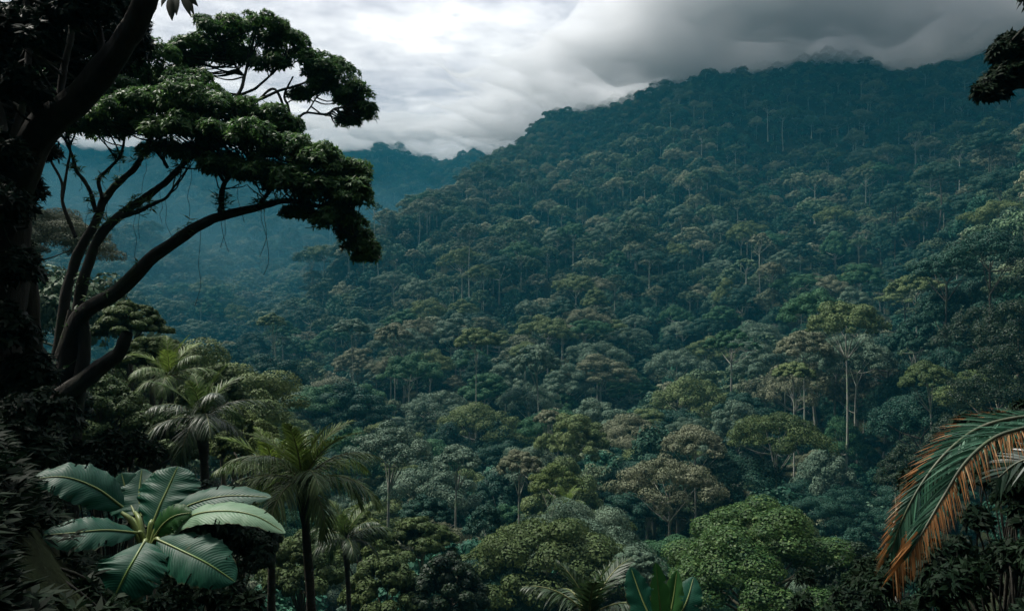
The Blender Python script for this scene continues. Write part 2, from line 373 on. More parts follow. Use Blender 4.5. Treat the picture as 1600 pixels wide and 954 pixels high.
HT = [
 # name, px, top py, distance, crown width px, form, seed, foliage, label, kwargs
 ('umbrella_tree', 1320, 476, 185, 125, 'umbrella', 201, FOL['olive'], 'tallest umbrella tree at right, very long bare pale trunk and olive dome crown', dict(h=29, rad=0.30, flat=1.1, nbr=12)),
 ('umbrella_tree', 1215, 652, 135, 150, 'umbrella', 202, FINE['moss'], 'broad olive umbrella tree with domed crown below the tallest pale-trunked tree', dict(h=11, rad=0.3, flat=1.0)),
 ('umbrella_tree', 1255, 522, 200, 95, 'umbrella', 203, FOL['brownish'], 'brown-tinged umbrella tree directly left of the tallest pale-trunked tree', dict(h=14, rad=0.25)),
 ('umbrella_tree', 1240, 568, 170, 60, 'umbrella', 204, FOL['olive'], 'small olive tree with three pale stems behind the broad olive umbrella tree', dict(h=16, rad=0.2)),
 ('umbrella_tree', 1450, 570, 150, 90, 'umbrella', 205, FINE['moss'], 'olive umbrella tree with forked pale trunk above the palm frond at right', dict(h=17, rad=0.22, flat=1.1)),
 ('umbrella_tree', 1535, 578, 150, 90, 'umbrella', 206, FINE['moss'], 'flat olive umbrella tree near the right edge, beside the forked pale trunk', dict(h=12, rad=0.25, flat=0.8)),
 ('umbrella_tree', 1045, 722, 112, 165, 'umbrella', 207, FOL['brownish'], 'wide brownish umbrella tree with spreading pale branches, left of the broad olive one', dict(h=15, rad=0.28, flat=1.05, nleaf=20000, nbr=14)),
 ('umbrella_tree', 1085, 672, 135, 110, 'umbrella', 208, FOL['brownish'], 'brownish umbrella tree just above the wide one with spreading pale branches', dict(h=12, rad=0.26)),
 ('umbrella_tree', 610, 672, 122, 130, 'umbrella', 209, FOL['greyish'], 'large grey-brown umbrella tree standing right behind the palm', dict(h=14, rad=0.3, nleaf=18000, flat=1.1)),
 ('umbrella_tree', 715, 700, 130, 85, 'umbrella', 210, FOL['greyish'], 'grey-green umbrella tree over the black gap below centre-left', dict(h=15, rad=0.25)),
 ('umbrella_tree', 812, 708, 120, 75, 'umbrella', 211, FOL['brownish'], 'brown-tinged tree with one curved pale limb, left of the yellow-green tree', dict(h=14, rad=0.22, flat=1.1)),
 ('umbrella_tree', 868, 732, 112, 90, 'tiered', 212, FINE['yellow'], 'yellow-green tree with slim pale trunk, in front of the brown-tinged tree', dict(h=12, rad=0.16, nleaf=10000)),
 ('umbrella_tree', 858, 642, 175, 52, 'umbrella', 213, FOL['brownish'], 'small pale brown umbrella tree on two slim white trunks near centre', dict(h=15, rad=0.16)),
 ('umbrella_tree', 855, 826, 66, 270, 'umbrella', 214, FINE['moss'], 'huge flat mossy crown spreading across the bottom centre', dict(h=12, rad=0.35, nleaf=34000, leaf=0.24, flat=0.95, nbr=16)),
 ('umbrella_tree', 745, 516, 250, 75, 'umbrella', 215, FOL['olive'], 'olive umbrella tree with forked white trunk left of centre slope', dict(h=20, rad=0.28)),
 ('umbrella_tree', 838, 542, 235, 82, 'umbrella', 216, FOL['greyish'], 'pale grey dense domed tree at the middle of the slope', dict(h=11, rad=0.28, flat=1.3)),
 ('umbrella_tree', 615, 508, 290, 62, 'umbrella', 217, FOL['brownish'], 'brownish umbrella tree with straight white trunk on the left slope', dict(h=24, rad=0.3, flat=1.1)),
 ('umbrella_tree', 548, 500, 300, 60, 'umbrella', 218, FOL['greyish'], 'greyish flat-topped tree on the left shoulder of the mountain', dict(h=14, rad=0.28)),
 ('umbrella_tree', 423, 492, 330, 50, 'umbrella', 219, FOL['olive'], 'tall thin tree with white trunk on the left foot of the mountain', dict(h=30, rad=0.36, flat=1.0)),
 ('umbrella_tree', 735, 352, 480, 38, 'umbrella', 220, FOL['greyish'], 'small high emergent tree with white trunk on the upper left slope', dict(h=24, rad=0.36, nleaf=6000, leaf=0.5)),
 ('umbrella_tree', 1205, 412, 380, 42, 'umbrella', 221, FOL['brownish'], 'isolated pale brown domed crown on the upper right slope', dict(h=14, rad=0.3, flat=1.15, nleaf=8000, leaf=0.4)),
 ('umbrella_tree', 1430, 432, 250, 75, 'umbrella', 222, FOL['olive'], 'olive domed tree on the right slope under the dark hillside trees', dict(h=14, rad=0.3)),
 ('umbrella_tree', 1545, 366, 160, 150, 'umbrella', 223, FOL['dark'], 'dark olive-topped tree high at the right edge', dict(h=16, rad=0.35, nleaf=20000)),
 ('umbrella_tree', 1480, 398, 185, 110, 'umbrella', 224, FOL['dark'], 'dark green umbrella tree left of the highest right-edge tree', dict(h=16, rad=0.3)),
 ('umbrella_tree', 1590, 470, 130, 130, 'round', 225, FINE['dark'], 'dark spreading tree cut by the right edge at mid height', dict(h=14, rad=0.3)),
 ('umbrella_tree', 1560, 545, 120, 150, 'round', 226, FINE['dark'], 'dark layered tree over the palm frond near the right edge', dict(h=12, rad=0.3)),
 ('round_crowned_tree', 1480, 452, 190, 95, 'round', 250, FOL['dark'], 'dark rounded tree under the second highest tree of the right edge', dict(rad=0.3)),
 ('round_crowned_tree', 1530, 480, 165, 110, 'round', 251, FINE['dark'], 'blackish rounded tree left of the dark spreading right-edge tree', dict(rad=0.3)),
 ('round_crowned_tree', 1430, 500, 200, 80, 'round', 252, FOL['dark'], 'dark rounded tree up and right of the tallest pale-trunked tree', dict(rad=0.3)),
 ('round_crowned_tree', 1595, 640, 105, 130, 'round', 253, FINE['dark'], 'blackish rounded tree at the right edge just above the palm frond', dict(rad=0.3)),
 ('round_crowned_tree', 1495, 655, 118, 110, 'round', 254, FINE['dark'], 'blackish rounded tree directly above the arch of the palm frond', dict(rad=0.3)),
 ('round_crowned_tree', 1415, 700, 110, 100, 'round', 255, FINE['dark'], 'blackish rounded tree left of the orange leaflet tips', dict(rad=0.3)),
 ('round_crowned_tree', 1340, 828, 95, 75, 'round', 227, FOL['dark'], 'small blue-green round tree between the bright green tree and the palm frond', dict(h=6, rad=0.2, nleaf=9000)),
 ('round_crowned_tree', 1190, 796, 46, 310, 'round', 228, FINE['green'], 'bright green dense round tree at the bottom right', dict(h=5, rad=0.3, leaf=0.17, nleaf=60000, flat=0.68)),
 ('round_crowned_tree', 1330, 855, 50, 130, 'round', 229, FINE['dark'], 'dark bushy tree right of the bright green round tree', dict(h=5, rad=0.2, leaf=0.18, nleaf=22000)),
 ('round_crowned_tree', 655, 812, 62, 120, 'tiered', 230, FINE['moss'], 'mossy green tree left of the huge flat crown at the bottom', dict(h=7, rad=0.2, leaf=0.24, nleaf=16000)),
 ('round_crowned_tree', 560, 800, 58, 110, 'round', 231, FINE['yellow'], 'yellow-green bushy tree right of the palm trunk', dict(h=5, rad=0.2, leaf=0.2, nleaf=18000)),
 ('round_crowned_tree', 600, 868, 48, 130, 'round', 232, FINE['moss'], 'mossy round tree at the bottom edge right of the palm trunk', dict(h=4, rad=0.2, leaf=0.18, nleaf=22000)),
 ('round_crowned_tree', 700, 872, 48, 120, 'round', 233, FINE['dark'], 'dark green round tree at the bottom edge under the mossy tree', dict(h=4, rad=0.2, leaf=0.18, nleaf=22000)),
 ('round_crowned_tree', 470, 835, 50, 130, 'round', 235, FINE['moss'], 'mossy bushy tree behind the long dark palm trunk', dict(h=4, rad=0.2, leaf=0.18, nleaf=22000)),
 ('round_crowned_tree', 990, 862, 58, 110, 'tiered', 236, FOL['greyish'], 'greyish-green layered tree left of the bright green tree', dict(h=5, rad=0.2, leaf=0.18, nleaf=22000)),
 ('round_crowned_tree', 665, 778, 92, 80, 'tiered', 237, FOL['dark'], 'dark layered tree over the mossy tree at the bottom', dict(h=7, rad=0.2)),
 ('round_crowned_tree', 945, 800, 90, 90, 'umbrella', 238, FINE['moss'], 'mossy tree behind the right side of the huge flat crown', dict(h=7, rad=0.2)),
 ('round_crowned_tree', 760, 790, 88, 70, 'round', 234, FOL['dark'], 'small deep green round tree behind the huge flat crown', dict(h=7, rad=0.2, nleaf=9000)),
 # the bushy edge of the left hillside
 ('round_crowned_tree', 205, 476, 40, 120, 'tiered', 240, FINE['moss'], 'mossy layered tree directly behind the big leaning branches', dict(h=4, rad=0.2, leaf=0.13, nleaf=34000)),
 ('round_crowned_tree', 240, 530, 38, 110, 'tiered', 241, FINE['moss'], 'mossy bushy tree on the left hillside above the far palm', dict(h=4, rad=0.2, leaf=0.13, nleaf=34000)),
 ('round_crowned_tree', 335, 574, 46, 95, 'round', 242, FINE['moss'], 'mossy round bushy tree at the edge of the left hillside', dict(h=4, rad=0.2, leaf=0.14, nleaf=30000)),
 ('round_crowned_tree', 375, 640, 42, 120, 'round', 243, FINE['yellow'], 'yellow-green bushy tree on the left hillside above the twin palms', dict(h=3, rad=0.2, leaf=0.13, nleaf=36000)),
 ('round_crowned_tree', 150, 590, 30, 170, 'round', 244, FINE['moss'], 'mossy bushy tree in the shade left of the far palm', dict(h=2, rad=0.2, leaf=0.11, nleaf=36000)),
 ('round_crowned_tree', 250, 640, 30, 130, 'round', 245, FINE['moss'], 'mossy bushy tree in the shade above the broad-leaved plant', dict(h=2, rad=0.2, leaf=0.11, nleaf=30000)),
 ('round_crowned_tree', 40, 560, 24, 180, 'round', 246, FINE['dark'], 'black-green bushy tree in deep shade at the left edge', dict(h=2, rad=0.2, leaf=0.10, nleaf=36000)),
 ('round_crowned_tree', 375, 800, 17, 130, 'round', 247, FINE['dark'], 'dark shrub behind the right tips of the broad-leaved plant', dict(h=1, rad=0.08, leaf=0.07, nleaf=30000)),
]
for a in HT:
    name, px_, py_, y_, w_, form, seed, fol, lab, kw = a
    hero_tree(name, px_, py_, y_, w_, form, seed, fol, lab, barkm=(m_brown if (y_ < 60 or px_ > 1460) else None), **kw)  # far-right trunks in brown bark, standing in for shade
for pos in ((300, 640, 25),): HERO.append((at(*pos)[0], pos[2], 1))
LANDMARKS = [(1320, 520, 'the tallest tree'), (1215, 690, 'the broad olive tree'), (1190, 860, 'the bright green tree'), (855, 870, 'the huge mossy crown'),
             (610, 720, 'the palms'), (745, 560, 'the forked white trunk'), (1450, 600, 'the orange frond'), (868, 760, 'the yellow-green tree'), (1045, 760, 'the widest brown tree')]# ------------------------------------------------------------------ scatter: the largest 300 as things, the rest as one forest
r = np.random.default_rng(5)
hx = np.array([[h[0], h[1], h[2]] for h in HERO]).reshape(-1, 3)
if len(hx):
    d2 = np.hypot(PTS[:, None, 0] - hx[None, :, 0], PTS[:, None, 1] - hx[None, :, 1])
    keep = (d2 > hx[None, :, 2]).all(1)
    PTS = PTS[keep]
px = 800 + F * PTS[:, 0] / PTS[:, 1]
PTS = PTS[(PTS[:, 2] < np.where(PTS[:, 1] > 1400, 420, 292)) & ~((PTS[:, 1] > 1750) & (px > 900))]
NT = len(PTS)
yu = r.uniform(64, 1250, 26000); xu = r.uniform(-0.45, 0.72, 26000) * yu; yu = yu[r.random(26000) < (yu / 900) ** 0.9 + 0.10]; xu = xu[:len(yu)]
xu = np.clip(xu, -0.45 * yu, 0.74 * yu); PTS = np.vstack([PTS, np.stack([xu, yu, height(xu, yu)], -1)])
n = len(PTS); px = 800 + F * PTS[:, 0] / PTS[:, 1]; low = np.arange(n) >= NT
patch = sines(PTS[:, 0], PTS[:, 1], 61, 90) + r.normal(0, 0.5, n)
kind = np.where(r.random(n) < 0.55, r.choice([5, 6, 7, 3, 4], n), r.choice([0, 1, 2, 3, 4], n))
em = (r.random(n) < 0.06) & (PTS[:, 1] > 150) & (PTS[:, 1] < 850); kind[em] = r.choice([8, 1, 0], em.sum())
scl0_ = np.where(PTS[:, 1] > 850, 0.66, 1.0)
farm0 = (PTS[:, 1] > 640) & (PTS[:, 0] < np.interp(PTS[:, 1], [600, 800, 1000, 1300, 1600, 2200], [-130, -110, -90, 60, 200, 480]))
kind[low] = r.choice([5, 6, 7], low.sum())
scl = (0.66 + 0.95 * r.random(n) ** 1.6) * np.where(kind < 3, 0.95, 0.92)
scl = np.where(farm0, scl * 1.5, scl * scl0_)
scl = np.where(PTS[:, 1] < 200, np.minimum(scl, 1.25) * 0.92, scl)
zof = np.where(em, r.uniform(3, 8, n), r.uniform(-5.0, 2.0, n))
kind = np.where(PTS[:, 1] < 125, np.array([1, 1, 1, 4, 4, 5, 6, 5, 1])[kind], kind)
scl = np.where(low, r.uniform(0.35, 0.6, n), scl); zof = np.where(low, -6.5, np.where(PTS[:, 1] > 800, zof - 6, zof))
colk = np.where(kind < 5, r.choice([0, 1, 2, 3, 4], n, p=[0.27, 0.12, 0.27, 0.14, 0.2]), r.choice([0, 1, 2, 3, 4], n, p=[0.10, 0.03, 0.17, 0.40, 0.30]))
colk = np.where((px > 1370) & ((r.random(n) < 0.8) | (PTS[:, 1] < 130)), 3, colk)  # right-hand trees mostly get the dark foliage as a stand-in for shade
ht = np.array([s[3] for s in specs])[kind]; Rk = np.array([s[2] for s in specs])[kind]
top = PTS[:, 2] + (ht + zof + Rk * 0.5) * scl
pyc = 477 - F * top / PTS[:, 1]
inview = ~low & (px > 10) & (px < 1590) & (pyc > 60) & (pyc < 935)
size = Rk * scl / PTS[:, 1]
okf = ~((PTS[:, 1] < 125) & (pyc < np.interp(PTS[:, 1], [60, 90, 125], [850, 800, 745])) & (px > 380))
okf |= low
for q_ in HT:
    if q_[3] > 90 and q_[6] < 250:
        lim = 715 if q_[1] == 1320 else q_[2] + 0.85 * q_[4]
        okf &= ~((PTS[:, 1] < q_[3] + 3) & (abs(px - q_[1]) < 0.55 * q_[4] + F * Rk * scl / PTS[:, 1] * 0.5) & (pyc < lim))
PTS, px, kind, scl, zof, colk, ht, Rk, top, pyc, inview, size, farm0, low = [q_[okf] for q_ in (PTS, px, kind, scl, zof, colk, ht, Rk, top, pyc, inview, size, farm0, low)]; n = len(PTS)
# crowns hidden behind a nearer crown are not among the 300
order = np.argsort(PTS[:, 1]); seen = np.zeros(n, bool); horizon = np.full(161, 1e9)
for i in order:
    w = F * Rk[i] * scl[i] / PTS[i, 1]; a = int(max(0, (px[i] - w * 0.6) // 10)); bcol = int(min(160, (px[i] + w * 0.6) // 10))
    if bcol < a: continue
    seg = horizon[a:bcol + 1]
    seen[i] = pyc[i] < np.median(seg) - 0.12 * w
    horizon[a:bcol + 1] = np.minimum(seg, pyc[i] + 0.10 * w)
cand = np.where(inview & seen)[0]; cand = cand[np.argsort(-size[cand])][:300]
isind = np.zeros(n, bool); isind[cand] = True
SX = r.uniform(0.84, 1.18, n); SZ = r.uniform(0.82, 1.2, n)
LAND = []     # (px, py, phrase) landmarks used by the labels
LAND += [(x_, y_, ph) for (x_, y_, ph) in LANDMARKS]
used = set()
kname = ['umbrella_tree'] * 3 + ['tiered_tree'] * 2 + ['round_crowned_tree'] * 3 + ['thin_crowned_tree']
for i in cand:
    k = kind[i]; e = empty(kname[k], (PTS[i, 0], PTS[i, 1], PTS[i, 2] + zof[i] * scl[i]))
    MM = NRM[k] if (PTS[i, 1] < 125 and NRM[k]) else HIM[k]
    s = scl[i]; e.scale = (s * SX[i], s / SX[i], s * SZ[i]); e.rotation_euler = (0, 0, r.uniform(0, 6.28))
    cr = link('crown', MM[0], e, (0, 0, ht[i])); tk = link('trunk', MM[1], e, (0, 0, ht[i]))
    if px[i] > 1375: tk.material_slots[0].link = 'OBJECT'; tk.material_slots[0].material = m_brown  # darker bark makes right-hand trunks look shaded
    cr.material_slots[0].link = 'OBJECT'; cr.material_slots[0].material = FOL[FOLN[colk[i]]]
    cx, cy = px[i], pyc[i] + 0.25 * F * size[i]
    dd = [(math.hypot(cx - a, cy - c), a, c, ph) for a, c, ph in LAND]; d0, a, c, ph = min(dd)
    ang = math.degrees(math.atan2(c - cy, cx - a)) % 360
    rel = ['right of', 'upper right of', 'above', 'upper left of', 'left of', 'lower left of', 'below', 'lower right of'][int((ang + 22.5) // 45) % 8]
    u_, v_ = cx / 16, cy / 9.54
    lab = '%s %s tree %s %s, %d%% across, %d%% down' % (FOLN[colk[i]], specs[k][0], rel, ph, round(u_), round(v_))
    q = 0
    while lab in used:
        q += 1; lab = '%s %s tree %s %s, %.1f%% across, %.1f%% down' % (FOLN[colk[i]], specs[k][0], rel, ph, u_ + 0.05 * q - .05, v_)
    used.add(lab); tag(e, lab, 'tree', 'rainforest trees on the lower slopes')

# source meshes for the far forest, kept out of the scene's collections
lib = bpy.data.collections.new('forest_tree_kinds')
FF = {c: None for c in range(5)}
m_far = [foliage('far_leaves_' + w, *c, 0.18, inst=0.8, trans=0.1) for w, c in (  # blue-green cast of the distance put into the far leaf colours
    ('green', ((0.013, 0.060, 0.036), (0.030, 0.098, 0.056), (0.080, 0.140, 0.085))),
    ('olive', ((0.038, 0.078, 0.038), (0.080, 0.120, 0.058), (0.190, 0.200, 0.125))))]
for k, (g, tg) in enumerate(LO):
    gg = Geo(); h = specs[k][3]
    for s_, mi in ((g, 0), (tg, 1)):
        for V_, F_ in zip(s_.V, s_.Fc): 
            pass
    Vc = np.concatenate(g.V) + (0, 0, h); Fc_ = np.concatenate(g.Fc); Vt = np.concatenate(tg.V) + (0, 0, h); Ft = np.concatenate(tg.Fc)
    gg.add(Vc, Fc_, 0); gg.add(Vt, Ft, 1)
    o = bpy.data.objects.new('forest_tree_%02d' % k, gg.mesh('forest_tree', [m_far[0] if 5 <= k <= 7 else m_far[1], m_pale])); lib.objects.link(o)
def scatter(name, mask, label, cat):
    P = PTS[mask].copy(); P[:, 2] += (zof * scl)[mask]
    me = bpy.data.meshes.new(name); me.vertices.add(len(P)); me.vertices.foreach_set('co', P.astype(np.float32).ravel())
    for nm, ty, arr in (('vid', 'INT', kind[mask]), ('siz', 'FLOAT_VECTOR', np.stack([scl * SX, scl / SX, scl * SZ], -1)[mask]), ('rotz', 'FLOAT', r.uniform(0, 6.28, mask.sum()))):
        at_ = me.attributes.new(nm, ty, 'POINT'); at_.data.foreach_set('vector' if ty == 'FLOAT_VECTOR' else 'value', np.asarray(arr, np.int32 if ty == 'INT' else np.float32).ravel())
    o = link(name, me); ng = bpy.data.node_groups.new(name + '_scatter', 'GeometryNodeTree')
    ng.interface.new_socket('Geometry', in_out='INPUT', socket_type='NodeSocketGeometry'); ng.interface.new_socket('Geometry', in_out='OUTPUT', socket_type='NodeSocketGeometry')
    N = ng.nodes; gi = N.new('NodeGroupInput'); go = N.new('NodeGroupOutput'); ip = N.new('GeometryNodeInstanceOnPoints'); ci = N.new('GeometryNodeCollectionInfo')
    ci.inputs['Collection'].default_value = lib; ci.inputs['Separate Children'].default_value = True; ci.inputs['Reset Children'].default_value = True
    ip.inputs['Pick Instance'].default_value = True
    def na(nm, ty):
        q = N.new('GeometryNodeInputNamedAttribute'); q.data_type = ty; q.inputs[0].default_value = nm; return q.outputs[0]
    cx = N.new('ShaderNodeCombineXYZ'); ng.links.new(na('rotz', 'FLOAT'), cx.inputs[2])
    ng.links.new(gi.outputs[0], ip.inputs['Points']); ng.links.new(ci.outputs[0], ip.inputs['Instance'])
    ng.links.new(na('vid', 'INT'), ip.inputs['Instance Index']); ng.links.new(cx.outputs[0], ip.inputs['Rotation']); ng.links.new(na('siz', 'FLOAT_VECTOR'), ip.inputs['Scale'])
    ng.links.new(ip.outputs[0], go.inputs[0])
    md = o.modifiers.new('scatter', 'NODES'); md.node_group = ng
    tag(o, label, cat, kind='stuff'); return o
farm = farm0
scatter('mountain_forest', ~isind & ~farm, 'dense dark teal rainforest canopy covering the big mountain slope', 'forest')
scatter('valley_forest', ~isind & farm, 'hazy blue forest on the distant hill behind the left tree', 'forest')
print('TREES', n, len(cand), farm.sum())

# ------------------------------------------------------------------ haze
def box_mesh(name, lo, hi, mat):
    x0, y0, z0 = lo; x1, y1, z1 = hi
    V = [(x0, y0, z0), (x1, y0, z0), (x1, y1, z0), (x0, y1, z0), (x0, y0, z1), (x1, y0, z1), (x1, y1, z1), (x0, y1, z1)]
    Fc = [(0, 3, 2, 1), (4, 5, 6, 7), (0, 1, 5, 4), (1, 2, 6, 5), (2, 3, 7, 6), (3, 0, 4, 7)]
    return mk_mesh(name, V, Fc, [mat])
m_haze, b = new_mat('haze_air')
pv = b.n('ShaderNodeVolumePrincipled'); pv.inputs['Color'].default_value = (0.016, 0.130, 0.185, 1); pv.inputs['Density'].default_value = HAZE
out = b.n('ShaderNodeOutputMaterial'); b.l(pv.outputs[0], out.inputs['Volume'])
tag(link('haze', box_mesh('haze', (-2600, -260, -200), (2600, 3000, 470), m_haze)), kind='stuff')
# ------------------------------------------------------------------ low cloud lying on the mountain
m_cloud, b = new_mat('cloud_vapour')
pv = b.n('ShaderNodeVolumePrincipled'); pv.inputs['Color'].default_value = (0.97, 0.975, 0.985, 1); pv.inputs['Density'].default_value = 0.03; pv.inputs['Anisotropy'].default_value = 0.2
out = b.n('ShaderNodeOutputMaterial'); b.l(pv.outputs[0], out.inputs['Volume'])
nx, ny = 330, 220
cx_ = np.linspace(-1700, 2400, nx); cy_ = np.linspace(130, 2500, ny); CX, CY = np.meshgrid(cx_, cy_)
edge = np.clip(np.minimum.reduce([(CX + 1700) / 300, (2400 - CX) / 300, (2500 - CY) / 300]), 0, 1)
rx = CX / CY                                            # denser to the right, over the summit
near = np.clip((CY - np.interp(CX, [-700, -150, 0, 150, 400], [1500, 1150, 780, 420, 180]) + sines(CX, CY, 71, 330) * 60 + sines(CX, CY, 78, 90, 12) * 30 + sines(CX, CY, 79, 40, 12) * 12) / 560, 0, 1)  # near edge pulled overhead at right, out of view, to shade those slopes
Tt = (30 + 165 * np.clip((CX + 150) / 500, 0, 1)) * (0.75 + 0.3 * sines(CX, CY, 72, 260)) * edge * near ** 1.7
Tt = np.clip(Tt, 0.05, 200)
zb = 284 - 10 * np.clip(CX / 500, 0, 1) + sines(CX, CY, 73, 260) * 7 + sines(CX, CY, 74, 90) * 3 + 30 * (1 - near) + 130 * np.clip((CY - 1350) / 500, 0, 1) * np.clip((250 - CX) / 350, 0, 1)
zb = zb + sines(CX, CY, 75, 60, 14) * 4.5 + sines(CX, CY, 76, 30, 14) * 2.6 + sines(CX, CY, 77, 17, 14) * 1.2
lo = np.stack([CX, CY, zb], -1).reshape(-1, 3); hi = np.stack([CX, CY, zb + Tt], -1).reshape(-1, 3); nn = nx * ny
i = np.arange(ny - 1)[:, None] * nx + np.arange(nx - 1)[None]
Fb = np.stack([i, i + nx, i + nx + 1, i + 1], -1).reshape(-1, 4); Ft_ = np.stack([i, i + 1, i + nx + 1, i + nx], -1).reshape(-1, 4) + nn
ring = np.concatenate([np.arange(nx), np.arange(1, ny) * nx + nx - 1, (ny - 1) * nx + np.arange(nx - 2, -1, -1), np.arange(ny - 2, 0, -1) * nx])
r2_ = np.roll(ring, -1); Fs = np.stack([ring, r2_, r2_ + nn, ring + nn], -1)
tag(link('cloud', mk_mesh('cloud', np.vstack([lo, hi]), np.vstack([Fb, Ft_, Fs]), [m_cloud])), 'soft grey low cloud resting on the mountain ridge', 'cloud', kind='stuff')

# thin mist lying in the far valley on the left
m_mist, b = new_mat('valley_mist_vapour')
pv = b.n('ShaderNodeVolumePrincipled'); pv.inputs['Color'].default_value = (0.22, 0.46, 0.54, 1); pv.inputs['Density'].default_value = 0.0005
out = b.n('ShaderNodeOutputMaterial'); b.l(pv.outputs[0], out.inputs['Volume'])
mx_ = np.linspace(-1, 0, 60); my_ = np.linspace(620, 1900, 70); rb = np.interp(my_, [620, 800, 1000, 1300, 1900], [-175, -150, -130, -20, 200])
CY = np.repeat(my_[:, None], 60, 1); CX = rb[:, None] + mx_[None] * (0.85 * my_[:, None] + rb[:, None])
tp = np.clip(np.minimum(-mx_[None] * (0.85 * my_[:, None]) / 220, 1), 0, 1) * np.clip((CY - 620) / 200, 0, 1) * np.clip((1900 - CY) / 300, 0, 1) * np.clip((mx_[None] + 1) * 8, 0, 1)
hz = height(CX, CY); zl = hz - 15; zh = zl + 0.1 + tp * (115 + sines(CX, CY, 91, 220) * 25)
i = np.arange(69)[:, None] * 60 + np.arange(59)[None]; nn = 60 * 70
Fb = np.stack([i, i + 60, i + 61, i + 1], -1).reshape(-1, 4); Ft_ = np.stack([i, i + 1, i + 61, i + 60], -1).reshape(-1, 4) + nn
ring = np.concatenate([np.arange(60), np.arange(1, 70) * 60 + 59, 69 * 60 + np.arange(58, -1, -1), np.arange(68, 0, -1) * 60]); r2_ = np.roll(ring, -1)
Fs = np.stack([ring, r2_, r2_ + nn, ring + nn], -1); V = np.vstack([np.stack([CX, CY, zl], -1).reshape(-1, 3), np.stack([CX, CY, zh], -1).reshape(-1, 3)])
tag(link('valley_mist', mk_mesh('valley_mist', V, np.vstack([Fb, Ft_, Fs]), [m_mist])), 'thin blue mist lying in the far left valley', 'mist', kind='stuff')
# ------------------------------------------------------------------ the two big trees on the left
m_darkbark = bark('dark_bark', (0.010, 0.010, 0.008), (0.038, 0.035, 0.026), 5.0, 1.0)
m_leaf_canopy = foliage('canopy_leaves', (0.036, 0.098, 0.026), (0.075, 0.155, 0.038), (0.11, 0.18, 0.05), 0.7, 0.45, 0.18, 0.38)
m_leaf_shade = foliage('shade_leaves', (0.005, 0.013, 0.006), (0.010, 0.022, 0.009), None, 0.7, 0.55, 0.06, 0.15)  # dark leaf green with the shade already in the colour
def rosettes(g, r, P0, N0, k, L, W, m=0):
    """k long leaves spreading from each twig tip"""
    n = len(P0); P_ = np.repeat(P0, k, 0); N_ = np.repeat(unit(N0), k, 0)
    T = unit(np.cross(N_, r.normal(size=(n * k, 3)))); D = unit(T + N_ * r.uniform(-0.15, 0.75, (n * k, 1)) + (0, 0, -0.12))
    l = L * r.uniform(0.5, 1.35, n * k)
    g.leaves(P_, D, unit(N_ + 0.3 * T), l, l * W, m)
def canopy(blobs, y0, seed, dens=1.0, leaf=0.125, k=8, ydepth=1.0, zmin=-0.35):
    """blobs: px, py, rx, rz in photo pixels at distance y0+dy; each a real 3-D leafy mass"""
    r = np.random.default_rng(seed); g = Geo(); centres = []
    for bl in blobs:
        px_, py_, rx_, rz_ = bl[:4]; dy = bl[4] if len(bl) > 4 else r.uniform(-0.6, 0.6) * ydepth
        y = y0 + dy; c = at(px_, py_, y); R = np.array([rx_ / F * y, rx_ / F * y * 0.9, rz_ / F * y]); centres.append((c, R))
        sub = sph(int(10 + R[0] * 9), r, -0.3)                   # clumps on the mass
        for s_ in sub:
            cc = c + s_ * R * r.uniform(0.55, 0.95); rc = min(R[0], R[2]) * r.uniform(0.30, 0.5); rc = max(rc, 0.22)
            nt_ = int(dens * 60 * rc * rc / (leaf * leaf) * 0.11) + 6
            d = sph(nt_, r, zmin); rosettes(g, r, cc + d * rc * np.array([1, 1, 0.75]) * r.uniform(0.75, 1.05, (nt_, 1)), d + (0, 0, 0.5), k, leaf, 0.34)
    return g, centres
def limb(g, pts, w0, w1, y, seg=10, dy=None, m=0, r=None):
    """pts in photo pixels, w in pixels, y in metres (start, end)"""
    n = len(pts); ys = np.linspace(y[0], y[1], n) if isinstance(y, tuple) else np.full(n, y)
    W = np.array([at(a, c, q) for (a, c), q in zip(pts, ys)]); S = spline(W, 8)
    f = np.linspace(0, 1, len(S)); ymean = np.interp(f, np.linspace(0, 1, n), ys)
    rad = (w0 + (w1 - w0) * f) / 2 / F * ymean
    rg = np.random.default_rng(int(abs(pts[0][0] * 7 + pts[0][1] * 3)) + 1)
    wob = np.cumsum(rg.normal(0, 1, (len(S), 3)), 0); wob -= np.linspace(0, 1, len(S))[:, None] * wob[-1]
    wob = (wob + np.roll(wob, 1, 0) + np.roll(wob, -1, 0)) / 3 * np.sin(np.pi * f)[:, None]
    S = S + wob * np.minimum(rad, 0.12)[:, None] * 0.12; thick = w0 > 20
    kn = 1 + (0.05 * np.sin(f * 23 + pts[0][0]) + 0.04 * np.sin(f * 51 + 2)) * (0.6 if thick else 1.2)
    g.tube(S, rad * kn, 26 if thick else seg, m, 0.012 if thick else 0.03, rg, 0.05 if thick else 0.0); return S
def twigs(g, src, centres, rg, n, w=0.05):
    """branches from limb points up into the leafy masses"""
    for c, R in centres:
        for _ in range(n):
            t = c + unit(rg.normal(size=3)) * R * 0.6 * rg.uniform(0.2, 1); t[2] -= R[2] * 0.1
            d = np.linalg.norm(src - t, axis=1) + rg.uniform(0, 0.8, len(src)) + np.clip(src[:, 2] - t[2], 0, 9) * 2; s = src[np.argmin(d)]
            L_ = np.linalg.norm(t - s)
            if L_ < 0.2: continue
            mid = (s + t) / 2 + rg.normal(0, 0.09, 3) * L_ + (0, 0, -0.08 * L_); q = s * 0.3 + mid * 0.7 + rg.normal(0, 0.05, 3) * L_
            S = spline([s, q, mid * 0.4 + t * 0.6, t], 5); g.tube(S, np.linspace(w * (0.6 + 0.25 * L_), w * 0.25, len(S)), 5)

